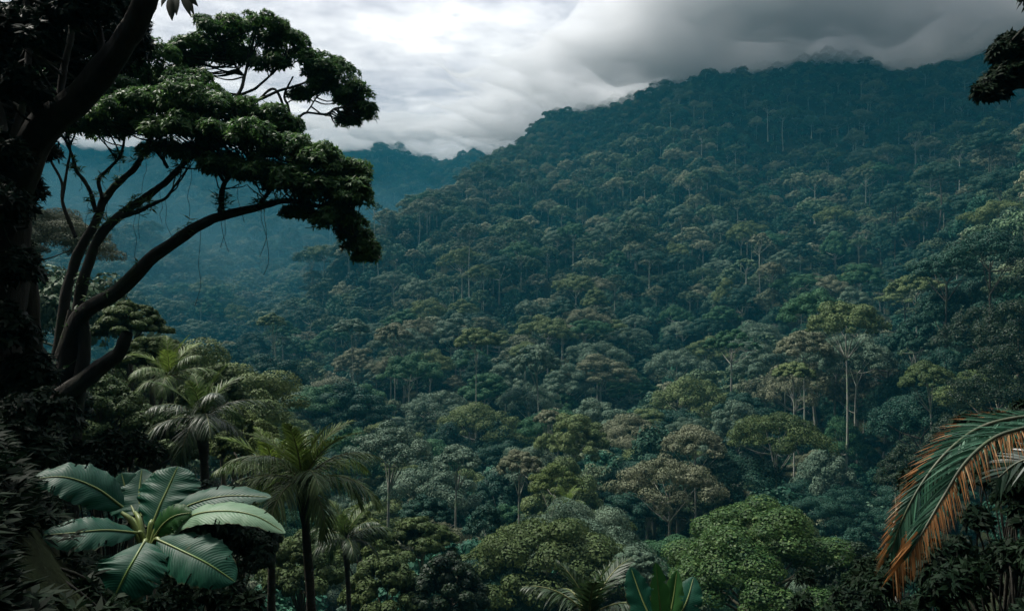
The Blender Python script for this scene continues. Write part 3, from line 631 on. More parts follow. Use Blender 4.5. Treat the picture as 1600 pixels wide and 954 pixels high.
# leaning tree that carries the umbrella canopy
YB = 21.0
tb = Geo(); SRC = []
base = at(60, 905, YB)
def LB(pts, w0, w1, y=(YB, YB)):
    w0, w1 = w0 * 0.8, w1 * 0.85
    S = limb(tb, pts, w0, w1, y); SRC.append(S); return S
LB([(40, 1010), (55, 900), (72, 760), (88, 650), (104, 560), (122, 486)], 62, 30)
LB([(100, 1000), (105, 850), (112, 720), (122, 620), (132, 540), (128, 486)], 34, 20, (YB - 0.6, YB))
LB([(100, 560), (128, 492), (180, 458), (232, 410), (275, 378), (322, 350), (362, 334), (402, 324)], 34, 13, (YB, YB - 1.0))
LB([(402, 324), (450, 312), (500, 322), (548, 360), (575, 395)], 14, 3, (YB - 1, YB - 1.4))
LB([(345, 340), (347, 312), (352, 285), (372, 262), (410, 240)], 13, 5, (YB - 0.8, YB - 1.2))
LB([(402, 326), (420, 300), (440, 270), (470, 250)], 9, 4, (YB - 1, YB - 1.6))
LB([(118, 500), (134, 430), (158, 375), (190, 336), (222, 314), (255, 288), (282, 262)], 22, 10, (YB, YB + 0.8))
LB([(282, 262), (320, 220), (370, 175), (400, 160)], 10, 5, (YB + 0.8, YB + 1.2))
LB([(190, 338), (215, 330), (238, 318), (258, 310), (272, 292)], 11, 4, (YB + 0.3, YB))
LB([(90, 560), (105, 455), (122, 400), (148, 345), (160, 310), (185, 286), (212, 262), (228, 232), (238, 200)], 22, 7, (YB + 0.4, YB + 1.6))
LB([(150, 330), (138, 295), (120, 268), (112, 240), (100, 215)], 9, 4, (YB + 0.8, YB + 1.5))
LB([(160, 310), (155, 280), (172, 262), (190, 240), (196, 205)], 8, 4, (YB + 0.8, YB + 1.5))
LB([(118, 370), (100, 320), (98, 285), (80, 250), (78, 215)], 8, 3, (YB + 0.5, YB + 1.5))
LB([(98, 310), (104, 270), (110, 235), (105, 205)], 6, 3, (YB + 0.5, YB + 1.5))
LB([(262, 262), (252, 245), (240, 228), (236, 205)], 7, 4, (YB + 0.5, YB + 0.7))
LB([(95, 620), (150, 575), (182, 552), (200, 520)], 36, 20, (YB - 0.4, YB - 0.6))      # broken stub
# high branches under the upper canopy
UB = YB + 3.0
LB([(400, 160), (430, 140), (455, 190), (478, 178), (510, 180), (524, 170), (545, 168)], 5, 4, (YB + 1.2, UB - 0.4))
LB([(282, 262), (330, 200), (372, 150), (382, 120), (390, 85)], 9, 5, (YB + 0.8, UB))
LB([(372, 150), (400, 138), (420, 120), (450, 92)], 6, 3, (UB - 0.4, UB))
LB([(382, 120), (366, 100), (352, 78), (340, 55)], 5, 3, (UB, UB))
LB([(400, 158), (438, 142), (470, 132), (498, 120)], 6, 3, (UB - 0.3, UB))
LB([(455, 190), (450, 165), (444, 148), (458, 120)], 6, 3, (UB - 0.3, UB))
LB([(478, 178), (490, 160), (500, 140)], 3, 2, (UB - 0.3, UB))
SRCb = np.vstack(SRC)
up_bl = [(350, 48, 45, 26, 3.2), (400, 45, 45, 24, 2.6), (450, 72, 42, 24, 3.2), (318, 78, 32, 30, 3.0), (370, 92, 34, 22, 3.4), (425, 104, 28, 14, 2.8), (488, 104, 34, 24, 2.8), (525, 125, 34, 24, 3.1),
         (556, 150, 26, 26, 2.9), (565, 178, 18, 20, 3.0), (545, 190, 12, 12, 3.2), (300, 108, 26, 20, 3.0), (470, 150, 12, 10, 3.3), (500, 138, 22, 14, 2.9)]
mid_bl = [(170, 185, 50, 22, 0.6), (230, 165, 55, 26, 0.2), (290, 165, 55, 26, -0.4), (350, 175, 50, 24, 0.4), (405, 190, 45, 24, 0.8), (440, 205, 30, 18, 1.0), (265, 205, 50, 24, -0.6),
          (330, 215, 50, 28, -0.9), (390, 220, 46, 28, -1.2), (445, 240, 46, 28, -0.9), (495, 258, 44, 28, -1.1), (540, 275, 38, 26, -1.2), (340, 262, 36, 20, -0.6), (395, 275, 45, 24, -1.0), (450, 290, 44, 26, -1.3),
          (505, 305, 44, 28, -1.2), (548, 310, 28, 30, -1.4), (520, 345, 32, 24, -1.2), (550, 365, 26, 26, -1.3), (565, 392, 22, 18, -1.4), (575, 402, 12, 10, -1.4), (300, 245, 34, 20, -0.2), (215, 205, 40, 18, 0.5), (465, 335, 20, 12, -1.0)]
back_bl = [(250, 110, 42, 38, 1.6), (285, 140, 32, 26, 1.2), (215, 95, 45, 40, 1.8), (300, 130, 28, 20, 1.4), (170, 120, 50, 40, 1.4), (110, 150, 60, 36, 0.9), (60, 120, 55, 50, 0.6), (150, 60, 50, 40, 1.6)]
mid_bl += [(a + 6, c - 3, w * 0.9, h * 0.9, d_ - 1.0) for a, c, w, h, d_ in mid_bl[:18]] + [(200, 150, 60, 30, 1.4), (300, 180, 60, 30, 1.6), (400, 215, 50, 26, 1.4), (250, 235, 34, 14, 0.4), (150, 205, 36, 16, 0.8), (300, 150, 60, 20, 0.5)]
up_bl += [(375, 60, 60, 30, 3.8), (450, 85, 46, 22, 3.9), (515, 112, 40, 20, 3.6), (330, 90, 40, 34, 3.8), (545, 160, 26, 16, 3.5)]
back_bl += [(240, 140, 50, 30, 2.4), (180, 160, 60, 30, 2.0), (280, 85, 22, 22, 2.6), (100, 200, 60, 24, 1.6), (30, 180, 60, 40, 1.4)]
gu, cu = canopy(up_bl, YB, 301, 1.0); gm, cm = canopy(mid_bl, YB, 302, 1.05); gb, cb = canopy(back_bl, YB, 303, 0.9)
rg = np.random.default_rng(9); twigs(tb, SRCb, cu + cm + cb, rg, 6, 0.03)
vn = Geo(); ep = Geo(); rv = np.random.default_rng(33)
for S in SRC[:12]:
    for _ in range(3):
        q = S[int(rv.integers(3, len(S)))]; ln = rv.uniform(0.4, 2.2); w_ = rv.normal(0, 0.06, (5, 3)); w_[0] = 0
        vn.tube(spline(np.array([q + (0, 0, -ln * k / 4) for k in range(5)]) + w_, 4), 0.008, 4)
    for _ in range(6):
        q = S[int(rv.integers(0, len(S)))]; k = 6; P0_ = q + rv.normal(0, 0.10, (k, 3)) + (0, 0, 0.08)
        rosettes(ep, rv, P0_, np.tile((0, -0.2, 1.0), (k, 1)) + rv.normal(0, 0.3, (k, 3)), 7, 0.20, 0.2)
T1 = empty('umbrella_tree', base)
link('vine', vn.mesh('vine', [m_darkbark], True, base), T1); link('epiphytes', ep.mesh('epiphytes', [m_leaf_canopy], off=base), T1)
link('trunk', tb.mesh('trunk', [m_darkbark], True, base), T1); link('crown', gu.mesh('crown', [m_leaf_canopy], off=base), T1)
link('crown', gm.mesh('crown', [m_leaf_canopy], off=base), T1); link('crown', gb.mesh('crown', [m_leaf_canopy], off=base), T1)
tag(T1, 'big leaning dark tree with snaking limbs and dense glossy umbrella canopy at left', 'tree')

# nearer dark tree whose limb crosses the top left corner
YA = 12.0; ta = Geo(); SA = []
def LA(pts, w0, w1, y=(YA, YA)): S = limb(ta, pts, w0, w1, y, 12); SA.append(S); return S
LA([(-20, 1040), (-5, 800), (0, 620), (10, 480), (15, 380), (20, 290)], 74, 50)
LA([(60, 1000), (58, 760), (62, 600), (52, 480), (36, 390), (22, 300)], 30, 26, (YA + 1, YA))
LA([(15, 330), (50, 232), (100, 165), (150, 110), (190, 62), (222, 10), (250, -70)], 52, 30, (YA, YA - 1.2))
LA([(18, 300), (-10, 220), (-40, 120), (-60, 0), (-60, -120)], 60, 40, (YA, YA))
LA([(90, 175), (100, 120), (115, 60), (118, -10), (130, -80)], 12, 7, (YA - 0.3, YA + 0.4))
LA([(150, 112), (160, 70), (155, 20), (165, -60)], 10, 6, (YA - 0.5, YA))
LA([(15, 230), (40, 150), (45, 70), (40, -40)], 12, 8, (YA, YA + 0.6))
nb = [(20, 30, 60, 50, 1.5), (90, 20, 60, 45, 1.8), (60, 100, 55, 45, 2.2), (140, 70, 40, 36, 2.0), (20, 170, 50, 40, 1.6), (165, 10, 34, 32, 1.8), (120, 130, 36, 26, 2.4), (70, 190, 44, 26, 2.2), (-30, 250, 60, 50, 1.4), (200, 45, 22, 22, 2.2),
      (-40, 90, 70, 80, 1.0), (60, -60, 120, 50, 0.5), (200, -70, 90, 40, 0.2), (0, 225, 30, 30, 1.6), (30, 300, 26, 30, 2.5), (-10, 400, 50, 60, 2.5)]
nb += [(5, 330, 34, 40, -1.5), (20, 430, 26, 40, -1.4), (0, 530, 40, 50, -1.4), (40, 600, 36, 40, -1.2), (-5, 250, 40, 40, -1.0), (70, 660, 40, 30, -1), (120, 20, 50, 40, -0.6), (40, 60, 50, 40, -0.8), (20, 140, 40, 34, -0.8),  (-250, -120, 200, 120, -2), (-260, 200, 150, 200, 0), (-650, 150, 300, 200, -6), (150, 60, 60, 40, 1.4), (100, 80, 60, 50, 2.6), (30, 60, 70, 60, 2.8), (200, 90, 40, 40, 2.8), (-10, 200, 50, 60, 2.6), (40, 240, 40, 26, 2.6)]  # outlying masses at far left are unseen, added to shade the near ground
ga, ca = canopy(nb, YA, 304, 0.9, 0.13); twigs(ta, np.vstack(SA), ca, rg, 4, 0.03)
# hanging strands and the long leaves that dangle into the sky
ta2 = Geo(); P0, D0, N0, LL = [], [], [], []
r = np.random.default_rng(12)
for (px_, py_, ax, ay, ln, wd) in [(267, -8, 3, 48, 48, 17), (273, -8, 5, 42, 40, 14), (282, -10, 24, 44, 50, 10), (288, -14, 22, 46, 50, 11), (286, -16, 34, 30, 46, 13), (262, -14, -14, 30, 34, 9)]:
    y = 7.0; n_ = math.hypot(ax, ay); a = at(px_, py_, y); d = at(px_ + ax, py_ + ay, y - 0.15) - a; d = unit(d); L_ = ln / F * y
    t = np.linspace(0, 1, 9)[:, None]; S = unit(np.cross(d, (0, 1, 0.2))); c = a + d * t * L_ + np.array([0, 0, -1]) * (t**2) * L_ * 0.12
    w = np.sin(np.clip(t, 0.02, 0.99) ** 0.8 * np.pi) * wd / F * y / 2 + 0.001
    up = np.array([0, -0.25, 0.1]); V_ = np.stack([c - S * w, c + up * w * 0.6, c + S * w], 1).reshape(-1, 3); i_ = np.arange(8)[:, None] * 3 + np.arange(2)[None]
    ta2.add(V_, np.stack([i_, i_ + 1, i_ + 4, i_ + 3], -1).reshape(-1, 4))
TA = empty('dark_tree', at(0, 1010, YA)); base = np.array(TA.location)
tw = limb(ta, [(240, -40), (258, -14), (268, -6)], 12, 5, (YA - 1.1, 7.0), 8)
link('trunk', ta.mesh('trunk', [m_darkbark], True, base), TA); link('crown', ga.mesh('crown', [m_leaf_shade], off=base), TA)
link('long_leaf_sprig', ta2.mesh('long_leaf_sprig', [foliage('sprig_leaf', (0.003, 0.010, 0.003), (0.005, 0.014, 0.005), None, 3, 0.6, 0.03, 0.02)], off=base), TA)
tag(TA, 'near black-shaded tree at the left edge, thick limb rising to the top', 'tree')

# dark branch reaching in at the top right, its trunk outside the frame
YR = 14.0; tr_ = Geo()
S1 = limb(tr_, [(1900, 1100), (1890, 700), (1860, 400), (1800, 220), (1720, 140), (1640, 112), (1590, 122), (1555, 142), (1536, 156)], 120, 3, YR)
S2 = limb(tr_, [(1700, 130), (1640, 85), (1600, 70), (1570, 74)], 12, 3, YR)
gr_, cr_ = canopy([(1590, 70, 16, 10, 0), (1572, 84, 11, 5, 0), (1612, 95, 26, 16, 0.2), (1583, 112, 20, 10, 0), (1562, 130, 16, 7, 0), (1546, 148, 13, 8, 0), (1600, 122, 14, 9, .2), (1650, 70, 40, 30, 0.4), (1720, 90, 70, 50, 0.4), (1800, 60, 90, 60, 0), (1900, -100, 250, 120, -4), (1750, -250, 250, 90, -4), (2000, 200, 160, 160, -2), (1850, 420, 120, 90, -1)], YR, 305, 0.75, 0.12)  # large outer masses are unseen, added to darken the right foreground
twigs(tr_, np.vstack([S1[20:], S2]), cr_, rg, 3, 0.02)
TR = empty('dark_tree', at(1900, 1100, YR)); base = np.array(TR.location)
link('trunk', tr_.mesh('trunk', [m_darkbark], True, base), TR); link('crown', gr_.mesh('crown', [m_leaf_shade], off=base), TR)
tag(TR, 'dark leafy branch reaching in from the top right corner', 'tree')

# ------------------------------------------------------------------ palms
def strip_leaflets(g, r, R_, T_, U_, n, L, W, side, m, droop=0.5, fwd=0.8, jit=0.12, seg=4, lfun=None, mfun=None):
    """leaflets on one side of a rachis polyline R_ with tangents T_ and up vectors U_"""
    tt = np.linspace(0.08, 0.995, n)
    f = tt * (len(R_) - 1); i = np.clip(f.astype(int), 0, len(R_) - 2); fr = (f - i)[:, None]
    Pp = R_[i] * (1 - fr) + R_[i + 1] * fr; T = T_[i]; U = U_[i]; S = unit(np.cross(T, U)) * side
    fw = fwd + 0.9 * tt[:, None] ** 2
    D = unit(S * 1.0 + T * fw + U * 0.15 + r.normal(0, jit, (n, 3)))
    keep_ = r.random(n) > (0.10 if lfun else 0.03); ln = np.where(keep_, 1, 0.12) * L * (lfun(tt) if lfun else np.sin(np.clip(tt, 0, 1) ** 0.75 * np.pi * 0.86 + 0.25)) * r.uniform(0.85, 1.1, n)
    s = np.linspace(0, 1, seg + 1); Vs = []
    c = Pp[:, None] + D[:, None] * (ln[:, None] * s)[..., None] + np.array([0, 0, -1.0]) * (droop * ln[:, None] * s ** 1.8 * r.uniform(0.6, 1.4, (n, 1)))[..., None]
    wd = W * np.clip(1 - s ** 2.2, 0.03, 1) * np.where(s < 0.15, 0.5, 1)
    side_v = unit(np.cross(D, U + 0.3 * r.normal(size=(n, 3))))[:, None] * wd[None, :, None] / 2
    V = np.stack([c - side_v, c + side_v], 2).reshape(-1, 3)
    j = (np.arange(n)[:, None] * (seg + 1) + np.arange(seg)[None]) * 2
    Fq = np.stack([j, j + 1, j + 3, j + 2], -1).reshape(-1, 4)
    if mfun is None: g.add(V, Fq, m)
    else:
        mm = mfun(np.repeat(tt, seg), np.tile(s[:-1], n), r); g.V.append(V); g.Fc.append(Fq + g.n); g.n += len(V); g.M.append(mm); g.U.append(np.zeros((len(V), 2)))
m_palm = foliage('palm_leaflets', (0.050, 0.095, 0.024), (0.085, 0.140, 0.034), (0.13, 0.17, 0.06), 1.0, 0.5, 0.22, 0.25)
m_palm_y = foliage('young_palm_leaflets', (0.090, 0.15, 0.026), (0.14, 0.20, 0.036), None, 1.0, 0.5, 0.2, 0.35)
m_palm_d = foliage('shaded_palm_leaflets', (0.020, 0.045, 0.016), (0.035, 0.065, 0.022), None, 1.0, 0.45, 0.3, 0.25)  # palm leaflets again, their shade put into a darker green
m_rachis = bark('palm_rachis', (0.09, 0.10, 0.035), (0.15, 0.15, 0.06), 6, 0.1, rough=0.5)
m_ptrunk = bark('palm_trunk', (0.022, 0.019, 0.015), (0.06, 0.052, 0.042), 5.0, 0.8, 3.0)
def frond(az, el, L, droop, r, n=62, young=False, W=0.036, ll=0.62):
    g = Geo(); s = np.linspace(0, 1, 14); d = np.array([math.cos(az), math.sin(az), 0.0])
    ang = el - droop * s ** 1.3; st = L / 13; P_ = [np.zeros(3)]
    for a in ang[:-1]: P_.append(P_[-1] + (d * math.cos(a) + np.array([0, 0, 1]) * math.sin(a)) * st)
    P_ = np.array(P_); T = unit(np.gradient(P_, axis=0)); side = np.array([-d[1], d[0], 0]); U = unit(np.cross(side[None], T)); U = np.where(U[:, 2:3] < 0, U, U); U = -U if U[3, 2] < 0 else U
    g.tube(P_, np.linspace(0.03, 0.006, 14), 5, 1)
    for sd in (-1, 1): strip_leaflets(g, r, P_, T, U, n, L * ll * 0.5, W, sd, 0, 0.15 if young else 0.75, 0.9)
    return g
def palm(px_, py_, y, nf, L, seed, label, gz=None, trunk_w=16, lean=0.3, mats=None):
    my_, mo_ = mats or (m_palm_y, m_palm)
    r = np.random.default_rng(seed); top = at(px_, py_, y); gz = height(top[0], y) if gz is None else gz
    e = empty('palm_tree', (top[0] + lean, y, float(gz))); b0 = np.array(e.location)
    tg = Geo(); zz = np.linspace(0, 1, 16)[:, None]; pts = b0 * (1 - zz) + top * zz + np.array([lean * 0.4, 0, 0]) * np.sin(zz * np.pi)
    rr = trunk_w / 2 / F * y * (1.15 - 0.3 * zz[:, 0]); rr[-2:] *= 1.5; tg.tube(pts, rr, 10, 0, 0.06, r)
    link('trunk', tg.mesh('trunk', [m_ptrunk], True, b0), e)
    for k in range(nf):
        az = k * 2.39996 + r.normal(0, 0.15); q = k / nf
        el = R8(82 - 88 * q) ; g = frond(az, el, L * r.uniform(0.85, 1.1) * (0.8 + 0.2 * math.sin(q * 3.1)), R8(45 + 62 * q + r.uniform(-8, 8)), r, young=q < 0.3)
        link('frond', g.mesh('frond', [my_ if q < 0.3 else mo_, m_rachis], False), e, tuple(top - b0))
    tag(e, label, 'palm tree'); return e
palm(472, 752, 20, 19, 2.3, 71, 'palm tree with arching fronds, dark trunk running to the bottom edge', trunk_w=15)
palm(428, 742, 23, 15, 2.1, 72, 'palm tree half hidden directly left of the arching-frond palm', trunk_w=13, lean=-0.1)
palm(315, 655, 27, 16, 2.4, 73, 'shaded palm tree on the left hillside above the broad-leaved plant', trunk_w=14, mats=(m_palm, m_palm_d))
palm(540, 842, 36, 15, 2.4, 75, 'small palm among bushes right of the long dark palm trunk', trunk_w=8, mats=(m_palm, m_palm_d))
palm(885, 790, 100, 12, 3.6, 77, 'tiny pale palm beside the slim-trunked yellow-green tree', trunk_w=4)
palm(265, 590, 36, 14, 2.6, 78, 'far palm among the mossy bushes on the left hillside', trunk_w=8)
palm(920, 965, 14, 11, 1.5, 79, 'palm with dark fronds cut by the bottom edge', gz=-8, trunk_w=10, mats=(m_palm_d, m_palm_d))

# palm whose crown is outside the right edge; its fronds arch into view
m_green_lf = foliage('green_frond', (0.014, 0.070, 0.036), (0.040, 0.125, 0.070), (0.12, 0.22, 0.15), 2.0, 0.5, 0.3, 0.25)
m_or_lf = foliage('dry_orange_frond', (0.18, 0.078, 0.024), (0.34, 0.150, 0.042), (0.36, 0.24, 0.12), 2.5, 0.6, 0.3, 0.25)
m_dk_lf = foliage('dark_frond', (0.008, 0.026, 0.014), (0.014, 0.040, 0.02), None, 2.0, 0.4, 0.5, 0.2)  # frond green again, darkened to carry the shade
m_rach2 = bark('frond_rachis', (0.05, 0.075, 0.045), (0.12, 0.12, 0.08), 8, 0.1, rough=0.45)
YP = 5.0; crown_at = at(1750, 640, YP + 0.1); r = np.random.default_rng(21)
pp = empty('palm_tree', (crown_at[0] + 0.2, YP + 0.3, float(height(crown_at[0] + 0.2, YP + 0.3)))); b0 = np.array(pp.location)
tg = Geo(); zz = np.linspace(0, 1, 12)[:, None]; tg.tube(b0 * (1 - zz) + crown_at * zz, np.linspace(0.16, 0.11, 12), 12, 0, 0.06, r); link('trunk', tg.mesh('trunk', [m_ptrunk], True, b0), pp)
def cfrond(pts, ys, nL, nR, sideL, sideR, label=None, rw=0.016, up=(0, -0.7, 0.7)):
    g = Geo(); P_ = spline([at(a, c, q) for (a, c), q in zip(pts, ys)], 8); T = unit(np.gradient(P_, axis=0)); U = np.array(up) - T * (T @ np.array(up))[:, None]; U = unit(U)
    g.tube(P_, np.linspace(rw, rw * 0.25, len(P_)), 6, 3)
    for sd, n_, (L_, W_, dr, fw, mf) in ((1, nL, sideL), (-1, nR, sideR)):
        if n_: strip_leaflets(g, r, P_, T, U, n_, L_, W_, sd, 0, dr, fw, 0.08, 6, lfun=lambda t: np.clip(np.minimum(t * 3.0, 1.0) * (1.05 - 0.55 * t), 0.05, 1), mfun=mf)
    o = link('frond', g.mesh('frond', [m_green_lf, m_or_lf, m_dk_lf, m_rach2], off=b0), pp)
    if label: o['label'] = label
    return o
def mf_back(t, s, r):   # green leaflets drying orange towards tips and the frond's end
    return np.where((s + r.uniform(-0.25, 0.25, len(s)) > 0.85 - 0.55 * t) & (t > 0.2), 1, 0)
def mf_green(t, s, r): return np.where((t > 0.82) & (s > 0.3), 1, 0)
def mf_or(t, s, r): return np.where(r.random(len(t)) < 0.06, 0, 1)
def mf_dk(t, s, r): return np.full(len(t), 2)
cfrond([(1750, 640), (1660, 648), (1590, 652), (1530, 668), (1480, 705), (1440, 755), (1410, 810), (1392, 862)], [5.1, 5.1, 5.0, 4.95, 4.9, 4.85, 4.8, 4.8], 150, 120,
       (0.33, 0.008, 0.18, 1.9, mf_back), (0.46, 0.012, 0.35, 1.5, mf_green), 'green frond turning orange at its leaflet tips')
cfrond([(1750, 640), (1660, 655), (1600, 668), (1552, 684), (1508, 722), (1474, 775), (1444, 826), (1420, 868)], [5.1, 5.0, 4.8, 4.7, 4.6, 4.55, 4.5, 4.5], 120, 150,
       (0.38, 0.012, 0.30, 1.9, mf_green), (0.25, 0.007, 0.25, 0.8, mf_or), 'half dead frond with dry orange leaflets along one side')
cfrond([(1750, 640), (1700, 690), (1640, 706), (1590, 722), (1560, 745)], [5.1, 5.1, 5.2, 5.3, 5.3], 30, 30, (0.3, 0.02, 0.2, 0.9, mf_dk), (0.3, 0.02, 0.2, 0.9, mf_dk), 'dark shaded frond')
for az, el in ((0.2, 50), (0.7, 60), (-0.6, 30), (-1.3, 60)):
    g = frond(az, R8(el), 2.4, R8(80), r); link('frond', g.mesh('frond', [m_green_lf, m_rach2]), pp, tuple(crown_at - b0))
tag(pp, 'palm fronds arching in from the right edge, green with dry orange leaflets', 'palm tree')

# ------------------------------------------------------------------ broad-leaved plants
def broadleaf_mat(name, c1, c2, mid):
    m, b = new_mat(name); uvn = b.n('ShaderNodeUVMap'); sp = b.n('ShaderNodeSeparateXYZ'); b.l(uvn.outputs[0], sp.inputs[0])
    u_, v_ = sp.outputs[0], b.m('ABSOLUTE', b.m('SUBTRACT', sp.outputs[1], 0.5)); v_ = b.m('MULTIPLY', v_, 2.0)
    ph = b.m('SUBTRACT', b.m('MULTIPLY', u_, 1.0), b.m('MULTIPLY', b.m('POWER', v_, 1.3), 0.16))
    tcx = b.n('ShaderNodeTexCoord'); nzz = b.noise(tcx.outputs['Object'], 9.0, 4, 0.6)
    vein = b.m('SINE', b.m('ADD', b.m('MULTIPLY', ph, 190.0), b.m('MULTIPLY', nzz, 5.0)))
    fine = b.noise(b.comb(b.m('MULTIPLY', ph, 75.0), b.m('MULTIPLY', v_, 2.0), 0.0), 1.0, 3, 0.6)
    f = b.m('ADD', b.m('MULTIPLY', vein, 0.10), b.m('MULTIPLY', b.m('SUBTRACT', fine, 0.25), 1.0), clamp=True)
    col = b.mix(f, c1, c2)
    col = b.mix(b.m('MULTIPLY', b.m('SUBTRACT', 0.07, v_), 16.0, clamp=True), col, mid)
    blot = b.m('MULTIPLY', b.m('SUBTRACT', b.noise(tcx.outputs['Object'], 4.0, 6, 0.7), 0.64), 9.0, clamp=True)
    col = b.mix(b.m('MULTIPLY', blot, 0.6), col, (0.09, 0.075, 0.03))
    edge_ = b.m('MULTIPLY', b.m('SUBTRACT', b.m('ADD', v_, b.m('MULTIPLY', nzz, 0.5)), 1.22), 8.0, clamp=True); col = b.mix(b.m('MULTIPLY', edge_, 0.8), col, (0.11, 0.075, 0.03))
    pr = b.n('ShaderNodeBsdfPrincipled'); b.l(col, pr.inputs['Base Color']); pr.inputs['Specular IOR Level'].default_value = 0.15
    b.l(b.m('ADD', b.m('MULTIPLY', fine, 0.25), 0.34), pr.inputs['Roughness'])
    bp = b.n('ShaderNodeBump'); bp.inputs['Strength'].default_value = 0.18; bp.inputs['Distance'].default_value = 0.004; b.l(b.m('ADD', vein, b.m('MULTIPLY', fine, 1.5)), bp.inputs['Height']); b.l(bp.outputs[0], pr.inputs['Normal'])
    tr = b.n('ShaderNodeBsdfTranslucent'); b.l(col, tr.inputs[0]); mx = b.n('ShaderNodeMixShader'); mx.inputs[0].default_value = 0.2
    b.l(pr.outputs[0], mx.inputs[1]); b.l(tr.outputs[0], mx.inputs[2]); out = b.n('ShaderNodeOutputMaterial'); b.l(mx.outputs[0], out.inputs[0]); return m
m_bl = broadleaf_mat('broad_leaf', (0.004, 0.042, 0.024), (0.013, 0.098, 0.052), (0.10, 0.19, 0.06))
m_bl2 = broadleaf_mat('pale_broad_leaf', (0.10, 0.19, 0.11), (0.24, 0.34, 0.22), (0.30, 0.34, 0.17))
m_bl3 = broadleaf_mat('fresh_broad_leaf', (0.014, 0.060, 0.014), (0.032, 0.11, 0.025), (0.14, 0.24, 0.06))
m_rib = bark('leaf_rib', (0.12, 0.17, 0.05), (0.19, 0.22, 0.08), 8, 0.1, rough=0.4)
def broad_leaf(parent, b0, pts, ys, wpx, nrm, mat, seed, vfold=0.18, tilt=0.0, peak=0.5, wavy=1.0, blunt=0.6):
    """pts: midrib in photo pixels; wpx: full width in pixels at mid distance; nrm: rough facing of the blade"""
    r = np.random.default_rng(seed); C_ = spline([at(a, c, q) for (a, c), q in zip(pts, ys)], 22); n = len(C_); t = np.linspace(0, 1, n)
    T = unit(np.gradient(C_, axis=0)); N = np.array(nrm, float)[None] - T * (T @ np.array(nrm, float))[:, None]; N = unit(N); S = np.cross(T, N)
    ymid = float(np.mean(ys)); hw = wpx * 1.13 / 2 / F * ymid
    shp = np.clip(np.sin(np.pi * np.clip(t, 0, 1) ** (math.log(0.5) / math.log(peak))), 0, 1) ** blunt; shp[0] = 0.05; shp[-1] = 0.03
    K = 12; vv = np.linspace(-1, 1, 2 * K + 1)
    ph = r.uniform(0, 6.28, 8); W = np.zeros((n, 2 * K + 1, 3)); UV = np.zeros((n, 2 * K + 1, 2))
    slits = {-1: sorted(r.choice(np.arange(int(n * .3), int(n * .9)), 3, replace=False)), 1: sorted(r.choice(np.arange(int(n * .3), int(n * .9)), 3, replace=False))}
    for j, v_ in enumerate(vv):
        av = abs(v_); side = 0 if v_ < 0 else 1
        e = hw * shp * (1 + 0.035 * np.sin(t * 37 + ph[side]) + 0.03 * np.sin(t * 71 + ph[2 + side]) + 0.012 * r.normal(size=n) * (av > 0.9))
        back = 0.22 * av ** 1.4 * hw                      # veins sweep forwards
        und = hw * 0.045 * wavy * av ** 1.5 * np.sin(t * 30 + ph[4 + side] - av * 3) + hw * 0.004 * wavy * av * np.sin(t * 95 + ph[6 + side] - av * 4)
        h = hw * (vfold * av - 0.30 * av ** 2) * shp + und * shp
        W[:, j] = C_ + S * (v_ * e)[:, None] + N * h[:, None] + T * (back * shp * (1 - t))[:, None] * 0.8
        UV[:, j, 0] = t; UV[:, j, 1] = v_ / 2 + 0.5
    m = 2 * K + 1; V = W.reshape(-1, 3); i = np.arange(n - 1)[:, None] * m + np.arange(m - 1)[None]
    Fq = np.stack([i, i + 1, i + m + 1, i + m], -1); keep = np.ones(Fq.shape[:2], bool)
    for side in (-1, 1):
        for s_ in slits[side]:
            d_ = int(r.integers(2, 6)); cols = range(0, d_) if side < 0 else range(m - 1 - d_, m - 1)
            for c_ in cols:
                k_ = abs((c_ + 0.5) - (m - 1) / 2) / ((m - 1) / 2)
                row = int(s_ + 0); 
                if row < n - 1: keep[row, c_] = r.random() < 0.15
    me = mk_mesh('leaf', V - b0, Fq[keep], [mat], None, True, UV.reshape(-1, 2)); o = link('leaf', me, parent)
    g = Geo(); g.tube(C_[:-2] - b0 + N[:-2] * 0.004, np.linspace(0.010, 0.002, n - 2) * ymid / 6, 6); q = bpy.data.objects.new('midrib', g.mesh('midrib', [m_rib], True)); COL.objects.link(q); q.parent = o
    return o
bp_ = empty('broad_leaved_plant', at(232, 905, 6.1)); b0 = np.array(bp_.location)
g = Geo(); hub = at(231, 838, 6.05)
for (a, c, q) in ((190, 800, 6.1), (215, 832, 6.0), (226, 850, 5.9), (252, 845, 5.9), (252, 822, 6.1), (262, 836, 6.05), (238, 812, 6.15), (212, 800, 6.3), (200, 806, 6.3)):
    e_ = at(a, c, q); S = spline([b0 + (0, 0, -0.05), (b0 + hub) / 2 + (e_ - hub) * 0.15, hub * 0.4 + e_ * 0.6, e_], 6); g.tube(S, np.linspace(0.035, 0.014, len(S)), 7)
link('stem', g.mesh('stem', [m_rib], True, b0), bp_)
